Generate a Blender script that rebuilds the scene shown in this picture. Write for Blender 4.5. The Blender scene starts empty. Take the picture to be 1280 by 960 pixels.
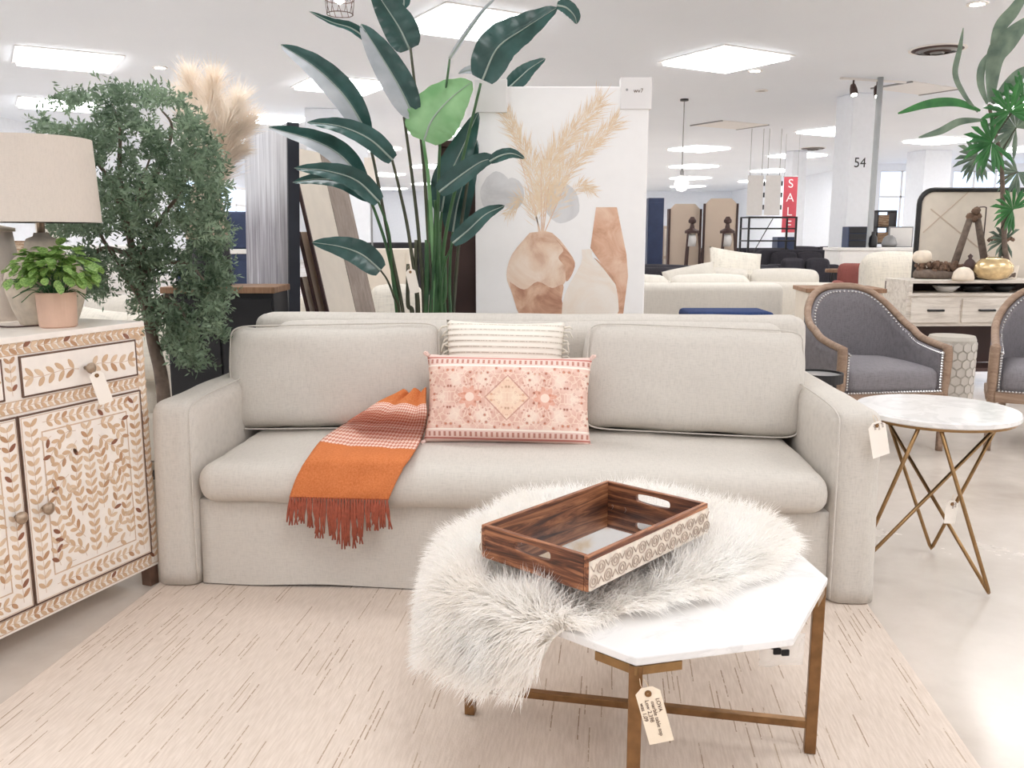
import bpy, bmesh, math, random
from math import sin, cos, pi, radians as R, sqrt, atan2, tan
from mathutils import Vector as V, Matrix, noise
SC = bpy.context.scene
COL = SC.collection

# ------------------------------------------------------------------ camera, world, light, exposure
FPX, EYE, HOR = 1080.0, 1.22, 295.0
PITCH = math.atan((480 - HOR) / FPX)
cam = bpy.data.cameras.new('camera'); cam.sensor_width = 36; cam.lens = 36 * FPX / 1280
cam.clip_end = 200
co = bpy.data.objects.new('camera', cam); COL.objects.link(co)
co.location = (0, 0, EYE); co.rotation_euler = (pi / 2 - PITCH, 0, 0)
SC.camera = co
w = bpy.data.worlds.new('world'); SC.world = w; w.use_nodes = True
w.node_tree.nodes['Background'].inputs[0].default_value = (1, 1, 1, 1)
w.node_tree.nodes['Background'].inputs[1].default_value = 0.3
CEIL = 3.47
PANEL = 1.12
PANEL_L = 9.2                      # radiance of one ceiling light panel
LA = (cos(R(31)), sin(R(31))); LB = (cos(R(119)), sin(R(119)))
L0 = (-0.43, 9.75); SA, SB = 3.70, 4.37
ROOM = (-9.8, 30.0, -6.0, 45.0)     # x0 x1 y0 y1
panel_seen = []
for ia in range(-12, 14):
    for ib in range(-7, 13):
        x = L0[0] + LA[0] * SA * ia + LB[0] * SB * ib
        y = L0[1] + LA[1] * SA * ia + LB[1] * SB * ib
        if not (ROOM[0] + 1 < x < ROOM[1] - 1 and ROOM[2] + 1 < y < ROOM[3] - 1):
            continue
        if (x > 10.5 and y > 26) or (ia, ib) in ((2, 0), (2, 1)): continue
        seen = y > 7.5 and abs(x) < y * 0.66 and not (y < 9.6 and abs(x) < 3)
        if seen:
            panel_seen.append((x, y, ia, ib))
        elif y < 24:
            ld = bpy.data.lights.new('ceiling_lamp', 'AREA'); ld.shape = 'SQUARE'; ld.size = PANEL
            ld.energy = PANEL_L * 4 * PANEL * PANEL; ld.color = (0.985, 0.99, 1.0)
            lo = bpy.data.objects.new('ceiling_lamp', ld); COL.objects.link(lo)
            lo.location = (x, y, CEIL - 0.03); lo.rotation_euler = (0, 0, R(31))
vs = SC.view_settings
vs.view_transform = 'Standard'; vs.look = 'None'; vs.gamma = 1.0; vs.use_curve_mapping = False
vs.exposure = 0.0
SC.cycles.max_bounces = 12; SC.cycles.diffuse_bounces = 8; SC.cycles.glossy_bounces = 3
SC.cycles.transparent_max_bounces = 8; SC.cycles.caustics_reflective = False; SC.cycles.caustics_refractive = False

# ------------------------------------------------------------------ helpers
def at(px, py, Y):
    """point seen at pixel (px,py) of the 1280x960 photograph at world depth Y"""
    u, v = px - 640, py - 480
    r = (u, FPX * cos(PITCH) - v * sin(PITCH), -FPX * sin(PITCH) - v * cos(PITCH))
    t = Y / r[1]
    return V((r[0] * t, Y, EYE + r[2] * t))
def onz(px, py, z):
    u, v = px - 640, py - 480
    r = (u, FPX * cos(PITCH) - v * sin(PITCH), -FPX * sin(PITCH) - v * cos(PITCH))
    t = (z - EYE) / r[2]
    return V((r[0] * t, r[1] * t, z))

class MB:
    def __init__(s): s.v = []; s.f = []; s.uv = None
    def add(s, vs_, fs, M=None):
        o = len(s.v)
        for p in vs_:
            p = V(p)
            s.v.append(tuple(M @ p) if M else tuple(p))
        for f in fs: s.f.append(tuple(i + o for i in f))
        return s
    def box(s, c, d, M=None):
        x, y, z = d[0] / 2, d[1] / 2, d[2] / 2
        vv = [(c[0] + a * x, c[1] + b * y, c[2] + e * z) for a in (-1, 1) for b in (-1, 1) for e in (-1, 1)]
        return s.add(vv, [(0, 1, 3, 2), (4, 6, 7, 5), (0, 4, 5, 1), (2, 3, 7, 6), (0, 2, 6, 4), (1, 5, 7, 3)], M)
    def span(s, a, b, M=None):
        return s.box([(a[i] + b[i]) / 2 for i in range(3)], [abs(b[i] - a[i]) for i in range(3)], M)
    def tube(s, pts, r, n=8, cap=True, flat=None):
        pts = [V(p) for p in pts]; m = len(pts)
        rr = r if isinstance(r, (list, tuple)) else [r] * m
        o = len(s.v); prev = None
        for i, p in enumerate(pts):
            t = (pts[min(i + 1, m - 1)] - pts[max(i - 1, 0)])
            t = t.normalized() if t.length > 1e-9 else V((0, 0, 1))
            if prev is None:
                a = V((0, 0, 1)) if abs(t.z) < 0.9 else V((1, 0, 0))
                nx = t.cross(a).normalized()
            else:
                nx = prev - t * prev.dot(t)
                nx = nx.normalized() if nx.length > 1e-6 else t.orthogonal().normalized()
            prev = nx; ny = t.cross(nx)
            for k in range(n):
                a = 2 * pi * k / n + (pi / n if n == 4 else 0)
                s.v.append(tuple(p + (nx * cos(a) + ny * sin(a)) * rr[i]))
        for i in range(m - 1):
            for k in range(n):
                k2 = (k + 1) % n
                s.f.append((o + i * n + k, o + i * n + k2, o + (i + 1) * n + k2, o + (i + 1) * n + k))
        if cap:
            s.f.append(tuple(o + k for k in range(n))[::-1])
            s.f.append(tuple(o + (m - 1) * n + k for k in range(n)))
        return s
    def lathe(s, prof, n=24, c=(0, 0, 0), M=None):
        vv = []; ff = []; m = len(prof)
        for (r, z) in prof:
            for k in range(n):
                a = 2 * pi * k / n
                vv.append((c[0] + r * cos(a), c[1] + r * sin(a), c[2] + z))
        for i in range(m - 1):
            for k in range(n):
                k2 = (k + 1) % n
                ff.append((i * n + k, i * n + k2, (i + 1) * n + k2, (i + 1) * n + k))
        if prof[0][0] > 1e-6: ff.append(tuple(range(n))[::-1])
        if prof[-1][0] > 1e-6: ff.append(tuple((m - 1) * n + k for k in range(n)))
        return s.add(vv, ff, M)
    def prism(s, poly, z0, z1, M=None):
        n = len(poly)
        vv = [(p[0], p[1], z0) for p in poly] + [(p[0], p[1], z1) for p in poly]
        ff = [tuple(range(n))[::-1], tuple(range(n, 2 * n))]
        for i in range(n):
            j = (i + 1) % n; ff.append((i, j, n + j, n + i))
        return s.add(vv, ff, M)
    def grid(s, rows, M=None, close=False):
        n = len(rows[0]); m = len(rows)
        vv = [p for r_ in rows for p in r_]; ff = []
        for i in range(m - 1):
            for k in range(n if close else n - 1):
                k2 = (k + 1) % n
                ff.append((i * n + k, i * n + k2, (i + 1) * n + k2, (i + 1) * n + k))
        return s.add(vv, ff, M)
    def rbox(s, h, r, crown=(0, 0, 0), n=10, noise_amp=0.0, seed=0, M=None, q=4):
        """soft box with half sizes h and corner radius r; crown pushes each pair of faces out"""
        def axis(hh):
            a = [-hh + r * (1 - cos(pi / 2 * i / q)) for i in range(q)]
            b = [-(hh - r) + 2 * (hh - r) * i / n for i in range(n + 1)]
            return a + b + [-x for x in a[::-1]]
        A = [axis(h[0]), axis(h[1]), axis(h[2])]
        vid = {}; vv = []; ff = []
        def vert(p):
            k = tuple(round(c, 6) for c in p)
            if k in vid: return vid[k]
            P = V(p)
            core = V([max(-(h[i] - r), min(h[i] - r, p[i])) for i in range(3)])
            d = P - core
            if d.length > 1e-9: P = core + d.normalized() * r
            Q = P.copy()
            for i in range(3):
                j, l = (i + 1) % 3, (i + 2) % 3
                if crown[i]:
                    f = max(0, 1 - (P[j] / h[j]) ** 2) * max(0, 1 - (P[l] / h[l]) ** 2)
                    Q[i] += crown[i] * (P[i] / h[i]) * f ** 0.7
            if noise_amp:
                nn = d.normalized() if d.length > 1e-9 else V((0, 0, 1))
                Q += nn * noise_amp * noise.noise(Q * 5 + V((seed, seed * 2, 0)))
                Q += nn * noise_amp * .5 * noise.noise(Q * 13 + V((seed, 7, 0)))
            vid[k] = len(vv); vv.append(tuple(Q)); return vid[k]
        for ax in range(3):
            j, l = (ax + 1) % 3, (ax + 2) % 3
            for sg in (-1, 1):
                for a in range(len(A[j]) - 1):
                    for b in range(len(A[l]) - 1):
                        q4 = []
                        for (aa, bb) in ((a, b), (a + 1, b), (a + 1, b + 1), (a, b + 1)):
                            p = [0, 0, 0]; p[ax] = sg * h[ax]; p[j] = A[j][aa]; p[l] = A[l][bb]
                            i_ = vert(p)
                            if i_ not in q4: q4.append(i_)
                        if len(q4) > 2: ff.append(tuple(q4 if sg > 0 else q4[::-1]))
        return s.add(vv, ff, M)
    def pillow(s, wd, ht, th, n=18, pinch=0.06, seed=0, M=None, wr=0.008):
        """throw pillow in the local XZ plane, thickness along Y, pointed corners"""
        vv = []; ff = []
        def pt(i, k, sg):
            u = -cos(pi * i / n); v = -cos(pi * k / n)
            u = u * 0.5 + (2 * i / n - 1) * .5; v = v * .5 + (2 * k / n - 1) * .5
            x = u * wd / 2 * (1 - pinch * (1 - v * v)); z = v * ht / 2 * (1 - pinch * (1 - u * u))
            t = max(0, (1 - u ** 4) * (1 - v ** 4)) ** 0.62 * th / 2
            e = (1 - u ** 6) * (1 - v ** 6)
            nz = noise.noise(V((x * 9 + seed, z * 9, sg))) * wr * e
            return (x, sg * t + nz, z)
        N = n + 1
        for sg in (-1, 1):
            for i in range(N):
                for k in range(N): vv.append(pt(i, k, sg))
        for i in range(n):
            for k in range(n):
                a = i * N + k
                ff.append((a, a + N, a + N + 1, a + 1))
                b = a + N * N
                ff.append((b, b + 1, b + N + 1, b + N))
        return s.add(vv, ff, M)
    def build(s, name, mat, parent=None, smooth=False, bev=0, loc=None, rot=None, weld=False, sub=0, solid=0, kind=None):
        me = bpy.data.meshes.new(name); me.from_pydata(s.v, [], s.f)
        if weld:
            b = bmesh.new(); b.from_mesh(me); bmesh.ops.remove_doubles(b, verts=b.verts, dist=1e-5)
            bmesh.ops.recalc_face_normals(b, faces=b.faces); b.to_mesh(me); b.free()
        me.update()
        if smooth:
            me.polygons.foreach_set('use_smooth', [True] * len(me.polygons))
        return link(name, me, mat, parent, bev, loc, rot, sub, solid, kind)

def link(name, me, mat, parent=None, bev=0, loc=None, rot=None, sub=0, solid=0, kind=None):
    o = bpy.data.objects.new(name, me); COL.objects.link(o)
    if mat is not None and not me.materials: me.materials.append(mat)
    if parent: o.parent = parent
    if loc is not None: o.location = loc
    if rot is not None: o.rotation_euler = rot
    if solid:
        m = o.modifiers.new('Solidify', 'SOLIDIFY'); m.thickness = solid; m.offset = 0
    if bev:
        m = o.modifiers.new('Bevel', 'BEVEL'); m.width = bev; m.segments = 2; m.limit_method = 'ANGLE'; m.angle_limit = R(40)
    if sub:
        m = o.modifiers.new('Subsurf', 'SUBSURF'); m.levels = sub; m.render_levels = sub
    if kind: o['kind'] = kind
    return o
def tag(o, label, cat, group=None):
    o['label'] = label; o['category'] = cat
    if group: o['group'] = group
    return o
def thing(name, label, cat, loc=(0, 0, 0), rz=0, group=None):
    o = bpy.data.objects.new(name, None); COL.objects.link(o); o.empty_display_size = 0.1
    o.location = loc; o.rotation_euler = (0, 0, rz)
    return tag(o, label, cat, group)
def struct(name, mb, m, **k):
    o = mb.build(name, m, **k); o['kind'] = 'structure'; return o
def dup(root, loc, rz=None, label=None, group=None):
    r = root.copy(); COL.objects.link(r); r.location = loc
    if rz is not None: r.rotation_euler = (0, 0, rz)
    if label: r['label'] = label
    if group: r['group'] = group
    for ch in list(root.children):
        c = ch.copy(); COL.objects.link(c); c.parent = r
        for g in list(ch.children):
            d = g.copy(); COL.objects.link(d); d.parent = c
    return r
def text(s, name, size, mat, parent, loc, rot, ext=0.0005, line=1.0, align='CENTER'):
    cu = bpy.data.curves.new(name, 'FONT'); cu.body = s; cu.size = size; cu.extrude = ext
    cu.align_x = align; cu.align_y = 'CENTER'; cu.space_line = line
    tmp = bpy.data.objects.new(name, cu); COL.objects.link(tmp)
    dg = bpy.context.evaluated_depsgraph_get()
    me = bpy.data.meshes.new_from_object(tmp.evaluated_get(dg)); bpy.data.objects.remove(tmp); bpy.data.curves.remove(cu)
    me.name = name; me.materials.clear()
    return link(name, me, mat, parent, 0, loc, rot)
def smoothpath(ctrl, n=10):
    """Catmull-Rom through control points"""
    c = [V(p) for p in ctrl]; c = [c[0] * 2 - c[1]] + c + [c[-1] * 2 - c[-2]]
    out = []
    for i in range(1, len(c) - 2):
        for k in range(n):
            t = k / n
            a, b, d, e = c[i - 1], c[i], c[i + 1], c[i + 2]
            out.append(0.5 * ((2 * b) + (d - a) * t + (2 * a - 5 * b + 4 * d - e) * t * t + (3 * b - a - 3 * d + e) * t ** 3))
    out.append(c[-2]); return out

# ------------------------------------------------------------------ materials
def srgb(c):
    return tuple(((x / 255) / 12.92 if x / 255 <= .04045 else ((x / 255 + .055) / 1.055) ** 2.4) for x in c) + (1,)
class NT:
    def __init__(s, name):
        s.m = bpy.data.materials.new(name); s.m.use_nodes = True
        s.t = s.m.node_tree; s.b = s.t.nodes['Principled BSDF']
    def n(s, typ, **k):
        x = s.t.nodes.new(typ)
        for a, v in k.items(): setattr(x, a, v)
        return x
    def l(s, a, b): s.t.links.new(a, b)
    def coord(s, scale=(1, 1, 1), out='Object', rot=(0, 0, 0)):
        tc = s.n('ShaderNodeTexCoord'); mp = s.n('ShaderNodeMapping')
        mp.inputs['Scale'].default_value = scale; mp.inputs['Rotation'].default_value = rot
        s.l(tc.outputs[out], mp.inputs[0]); return mp.outputs[0]
    def noise(s, vec, scale=5, detail=3, rough=.5, dist=0):
        x = s.n('ShaderNodeTexNoise'); x.inputs['Scale'].default_value = scale; x.inputs['Detail'].default_value = detail
        x.inputs['Roughness'].default_value = rough; x.inputs['Distortion'].default_value = dist
        s.l(vec, x.inputs['Vector']); return x.outputs['Fac']
    def ramp(s, fac, stops, interp='LINEAR'):
        x = s.n('ShaderNodeValToRGB'); cr = x.color_ramp; cr.interpolation = interp
        while len(cr.elements) < len(stops): cr.elements.new(.5)
        for e, (p, c) in zip(cr.elements, stops): e.position = p; e.color = c
        s.l(fac, x.inputs[0]); return x.outputs[0]
    def mix(s, fac, a, b, typ='MIX'):
        x = s.n('ShaderNodeMix'); x.data_type = 'RGBA'; x.blend_type = typ
        for i, val in ((0, fac), (6, a), (7, b)):
            if hasattr(val, 'links') or hasattr(val, 'is_linked'): s.l(val, x.inputs[i])
            else: x.inputs[i].default_value = val
        return x.outputs[2]
    def math(s, op, a, b=0.0, c=None):
        x = s.n('ShaderNodeMath'); x.operation = op
        for i, val in enumerate((a, b) if c is None else (a, b, c)):
            if hasattr(val, 'is_linked'): s.l(val, x.inputs[i])
            else: x.inputs[i].default_value = val
        return x.outputs[0]
    def bump(s, h, strength=.3, dist=.005):
        x = s.n('ShaderNodeBump'); x.inputs['Strength'].default_value = strength; x.inputs['Distance'].default_value = dist
        s.l(h, x.inputs['Height']); s.l(x.outputs[0], s.b.inputs['Normal'])
    def set(s, color=None, rough=.5, metal=0, spec=None, sheen=0, coat=0):
        if color is not None:
            if hasattr(color, 'is_linked'): s.l(color, s.b.inputs['Base Color'])
            else: s.b.inputs['Base Color'].default_value = color
        s.b.inputs['Roughness'].default_value = rough; s.b.inputs['Metallic'].default_value = metal
        if spec is not None: s.b.inputs['Specular IOR Level'].default_value = spec
        if sheen: s.b.inputs['Sheen Weight'].default_value = sheen
        if coat: s.b.inputs['Coat Weight'].default_value = coat
        return s.m
def plain(name, c, rough=.5, metal=0, var=.08, scale=12, spec=None, bump=0):
    k = NT(name); a = srgb(c)
    f = k.noise(k.coord(), scale, 4)
    col = k.ramp(f, [(.3, tuple(x * (1 - var) for x in a[:3]) + (1,)), (.7, tuple(min(1, x * (1 + var)) for x in a[:3]) + (1,))])
    if bump: k.bump(f, bump, .004)
    return k.set(col, rough, metal, spec)
def fabric(name, c, var=.1, weave=260, bump=.25, rough=.9, sheen=.0, slub=.12):
    k = NT(name); a = srgb(c)
    v1 = k.noise(k.coord((weave * .12, weave, weave)), 1, 2); v2 = k.noise(k.coord((weave, weave * .12, weave * .12)), 1, 2)
    wv = k.math('MULTIPLY', k.math('ADD', v1, v2), .5)
    big = k.noise(k.coord(), 3, 3)
    d = tuple(x * (1 - var - slub) for x in a[:3]) + (1,); l_ = tuple(min(1, x * (1 + var)) for x in a[:3]) + (1,)
    col = k.ramp(wv, [(.32, d), (.5, a), (.68, l_)])
    col = k.mix(k.math('MULTIPLY', big, .18), col, d)
    k.bump(wv, bump, .002)
    return k.set(col, rough, 0, .2, sheen)
def wood(name, c1, c2, c3=None, scale=1.0, axis='x', rough=.5, rings=14, bump=.15):
    k = NT(name)
    st = {'x': (1.2, 14, 14), 'y': (14, 1.2, 14), 'z': (14, 14, 1.2)}[axis]
    vec = k.coord(tuple(x * scale for x in st))
    f = k.noise(vec, 1.2, 6, .6, 1.2)
    g = k.noise(k.coord(tuple(x * scale * 5 for x in st)), 2, 3, .6)
    h = k.math('ADD', k.math('MULTIPLY', f, .72), k.math('MULTIPLY', g, .28))
    stops = [(.3, srgb(c1)), (.5, srgb(c2)), (.68, srgb(c3 or c2))]
    col = k.ramp(h, stops); k.bump(h, bump, .003)
    return k.set(col, rough)
def emit(name, c, st):
    k = NT(name); k.b.inputs['Emission Color'].default_value = c; k.b.inputs['Emission Strength'].default_value = st
    return k.set(c, .6)

M = {}
M['wall'] = plain('wall_paint', (240, 244, 250), .8, var=.02)
M['ceiling'] = plain('ceiling_paint', (240, 246, 254), .85, var=.015, scale=.6)
M['light'] = emit('light_panel', (.985, .99, 1.0, 1), PANEL_L)
M['bulb'] = emit('bulb_glow', (1.0, .95, .9, 1), 22)
M['white'] = plain('white_paint', (238, 236, 233), .45, var=.02)
M['cream'] = plain('cream_paint', (228, 218, 204), .6, var=.04)
M['black'] = plain('black_metal', (28, 27, 29), .4, var=.2)
M['dark'] = plain('dark_paint', (30, 30, 34), .55, var=.2)
M['navy'] = plain('navy_paint', (42, 56, 88), .5, var=.15)
M['brass'] = plain('brushed_brass', (150, 118, 80), .36, .85, var=.14, scale=40)
M['brassdk'] = plain('antique_brass', (138, 104, 70), .38, .8, var=.2, scale=30)
M['grey_metal'] = plain('grey_metal', (150, 150, 150), .4, .6)
M['stool_white'] = plain('stool_glaze_grout', (192, 186, 176), .5, var=.04)
M['stool_hex'] = plain('stool_glaze', (212, 206, 198), .4, var=.03)
M['navydk'] = plain('charcoal_navy_edge', (38, 42, 54), .55, var=.1)
M['pole'] = plain('pole_paint', (176, 180, 182), .5, var=.03)
M['linen'] = fabric('oat_linen', (208, 202, 194), .06, 330, .3, slub=.07)
M['linen_bg'] = fabric('cream_upholstery', (216, 210, 200), .05, 200, .2, slub=.05)
M['ivory'] = fabric('ivory_boucle', (232, 226, 214), .06, 90, .6)
M['grey_fab'] = fabric('grey_wool', (134, 130, 134), .12, 260, .3, slub=.16)
M['dark_fab'] = fabric('charcoal_upholstery', (58, 56, 62), .14, 120, .2)
M['rust_fab'] = fabric('brick_red_upholstery', (150, 92, 86), .1, 120, .2)
M['navy_fab'] = fabric('navy_upholstery', (48, 66, 110), .12, 120, .3)
M['shade'] = fabric('lamp_linen', (216, 206, 196), .03, 420, .15, slub=.04)
M['oak'] = wood('weathered_oak', (112, 82, 60), (146, 112, 86), (170, 136, 106), 1.6, 'z', .6)
M['chair_wood'] = wood('greyed_oak', (124, 100, 82), (152, 126, 106), (172, 148, 128), 2, 'x', .6)
M['brown'] = plain('dark_brown', (70, 48, 44), .55, var=.15, scale=5)
M['whitewash'] = wood('whitewashed_wood', (176, 166, 156), (216, 208, 198), (232, 226, 218), 1.2, 'x', .65)
def m_grey():
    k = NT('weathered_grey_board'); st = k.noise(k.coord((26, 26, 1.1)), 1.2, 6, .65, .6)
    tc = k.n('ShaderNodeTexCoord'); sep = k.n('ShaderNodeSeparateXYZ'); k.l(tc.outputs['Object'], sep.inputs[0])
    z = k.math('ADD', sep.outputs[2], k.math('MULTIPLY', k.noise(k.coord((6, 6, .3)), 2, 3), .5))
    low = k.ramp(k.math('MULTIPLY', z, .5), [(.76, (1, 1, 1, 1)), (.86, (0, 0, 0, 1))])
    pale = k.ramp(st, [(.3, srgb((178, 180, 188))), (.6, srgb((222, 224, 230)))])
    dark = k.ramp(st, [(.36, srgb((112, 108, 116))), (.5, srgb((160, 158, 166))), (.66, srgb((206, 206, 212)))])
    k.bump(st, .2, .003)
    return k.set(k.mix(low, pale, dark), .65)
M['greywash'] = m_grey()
M['beige_board'] = plain('beige_board', (206, 188, 170), .7, var=.03, scale=3)
M['terracotta'] = plain('pale_terracotta', (206, 172, 152), .75, var=.1, scale=9, bump=.1)
M['concrete'] = plain('pitted_concrete', (190, 178, 162), .85, var=.16, scale=30, bump=.5)
M['bark'] = plain('brown_bark', (112, 98, 88), .9, var=.35, scale=26, bump=.6)
M['soil'] = plain('dark_soil', (52, 42, 36), .95, var=.3, scale=40, bump=.5)
M['moss'] = plain('dry_moss', (116, 92, 76), .95, var=.4, scale=24, bump=.8)
M['gold_glass'] = plain('mercury_glass', (222, 196, 150), .22, .7, var=.25, scale=26)
M['shell'] = plain('pale_shell', (226, 212, 194), .5, var=.1, scale=20)
M['paper'] = plain('tag_paper', (244, 236, 226), .8, var=.02)
M['manila'] = plain('manila_tag', (244, 228, 206), .8, var=.03)
M['ink'] = plain('tag_ink', (96, 66, 48), .8)
M['string'] = plain('tag_string', (214, 190, 160), .9)
M['red'] = plain('red_banner', (206, 84, 96), .7, var=.04)
M['redtext'] = plain('banner_white', (250, 240, 240), .7, var=.01)
M['chrome'] = plain('polished_steel', (200, 198, 196), .2, .9)
M['knob'] = plain('aged_nickel', (176, 156, 136), .35, .7, var=.2, scale=60)
M['glass_dark'] = plain('smoked_glass_top', (186, 184, 182), .08, .0)
M['felt'] = plain('black_felt', (26, 24, 24), .9, var=.3, scale=50)
M['wicker'] = wood('wicker', (90, 66, 48), (150, 120, 92), (220, 206, 186), 4, 'x', .8)

def leafmat(name, c1, c2, rough=.35, trans=.25):
    k = NT(name); f = k.noise(k.coord(), 7, 3)
    col = k.ramp(f, [(.3, srgb(c1)), (.7, srgb(c2))]); k.set(col, rough)
    tr = k.n('ShaderNodeBsdfTranslucent'); k.l(col, tr.inputs[0])
    mx = k.n('ShaderNodeMixShader'); mx.inputs[0].default_value = trans
    out = k.t.nodes['Material Output']
    k.l(k.b.outputs[0], mx.inputs[1]); k.l(tr.outputs[0], mx.inputs[2]); k.l(mx.outputs[0], out.inputs[0])
    return k.m
M['bop'] = leafmat('dark_strelitzia_leaf', (34, 62, 56), (62, 98, 94), .24, .12)
M['bop_young'] = leafmat('young_strelitzia_leaf', (116, 168, 112), (158, 202, 150), .4, .4)
M['bop_under'] = leafmat('grey_leaf_underside', (158, 166, 172), (196, 200, 204), .5, .25)
M['stem'] = leafmat('green_stem', (44, 82, 50), (72, 112, 66), .45, .05)
M['stemdk'] = leafmat('brown_green_stem', (50, 56, 40), (78, 80, 58), .5, .05)
M['midrib'] = leafmat('pale_midrib', (140, 156, 146), (176, 188, 178), .5, .1)
M['tree'] = leafmat('small_tree_leaf', (60, 84, 62), (156, 178, 150), .5, .35)
M['herb'] = leafmat('bright_herb_leaf', (82, 128, 60), (170, 202, 116), .5, .4)
M['palm'] = leafmat('palm_leaf', (40, 96, 52), (74, 140, 76), .45, .25)
M['palmdk'] = leafmat('dark_palm_leaf', (84, 104, 92), (132, 150, 130), .5, .2)
M['fur'] = leafmat('white_fur', (254, 251, 247), (255, 254, 252), .8, .55)
M['hide'] = plain('fur_hide', (246, 241, 233), .9, var=.02)
M['pampas'] = leafmat('pampas_plume', (242, 230, 216), (252, 246, 238), .9, .45)

def m_marble():
    k = NT('white_marble'); v = k.coord()
    f = k.noise(v, 3.2, 8, .6, 1.6)
    col = k.ramp(f, [(.40, srgb((238, 236, 235))), (.49, srgb((226, 224, 223))), (.52, srgb((239, 237, 236))), (1, srgb((242, 240, 239)))])
    return k.set(col, .16)
M['marble'] = m_marble()
def m_floor():
    k = NT('polished_concrete'); v = k.coord()
    f = k.noise(v, .9, 7, .6, .6); g = k.noise(v, 6, 4, .6)
    h = k.math('ADD', k.math('MULTIPLY', f, .7), k.math('MULTIPLY', g, .3))
    col = k.ramp(h, [(.3, srgb((192, 181, 170))), (.5, srgb((210, 200, 190))), (.7, srgb((222, 213, 204)))])
    k.l(k.ramp(h, [(.3, (.16, .16, .16, 1)), (.7, (.3, .3, .3, 1))]), k.b.inputs['Roughness'])
    m = k.set(col, .22); 
    return m
M['floor'] = m_floor()
def m_rug():
    k = NT('woven_rug'); tc = k.n('ShaderNodeTexCoord'); sep = k.n('ShaderNodeSeparateXYZ')
    # slight hand-woven wobble
    wob = k.noise(k.coord((6, 1.5, 1)), 2, 2)
    k.l(tc.outputs['Object'], sep.inputs[0])
    xs = k.math('ADD', k.math('MULTIPLY', sep.outputs[0], 72), k.math('MULTIPLY', wob, .5))
    ix = k.math('FLOOR', xs); fx = k.math('FRACT', xs)
    w1 = k.n('ShaderNodeTexWhiteNoise', noise_dimensions='1D'); k.l(ix, w1.inputs['W'])
    ys = k.math('ADD', k.math('MULTIPLY', sep.outputs[1], 6.0), k.math('MULTIPLY', w1.outputs['Value'], 7))
    iy = k.math('FLOOR', ys); fy = k.math('FRACT', ys)
    cb = k.n('ShaderNodeCombineXYZ'); k.l(ix, cb.inputs[0]); k.l(iy, cb.inputs[1])
    w2 = k.n('ShaderNodeTexWhiteNoise', noise_dimensions='2D'); k.l(cb.outputs[0], w2.inputs['Vector'])
    on = k.math('GREATER_THAN', w2.outputs['Value'], .81)
    lx = k.math('LESS_THAN', fx, .24); ly = k.math('LESS_THAN', fy, .86)
    patch = k.math('GREATER_THAN', k.noise(k.coord((260, 60, 1)), 1, 2), .40)
    fac = k.math('MULTIPLY', k.math('MULTIPLY', on, lx), k.math('MULTIPLY', ly, patch))
    base = k.ramp(k.noise(k.coord((90, 8, 1)), 2, 3), [(.35, srgb((212, 197, 184))), (.65, srgb((224, 210, 198)))])
    tint = k.ramp(w2.outputs['Value'], [(.81, srgb((184, 164, 142))), (1, srgb((154, 130, 108)))])
    col = k.mix(k.math('MULTIPLY', fac, .85), base, tint)
    k.bump(k.math('ADD', k.noise(k.coord((150, 60, 1)), 2, 2), k.math('MULTIPLY', fx, .3)), .3, .003)
    return k.set(col, .95, 0, .1)
M['rug'] = m_rug()
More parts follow.
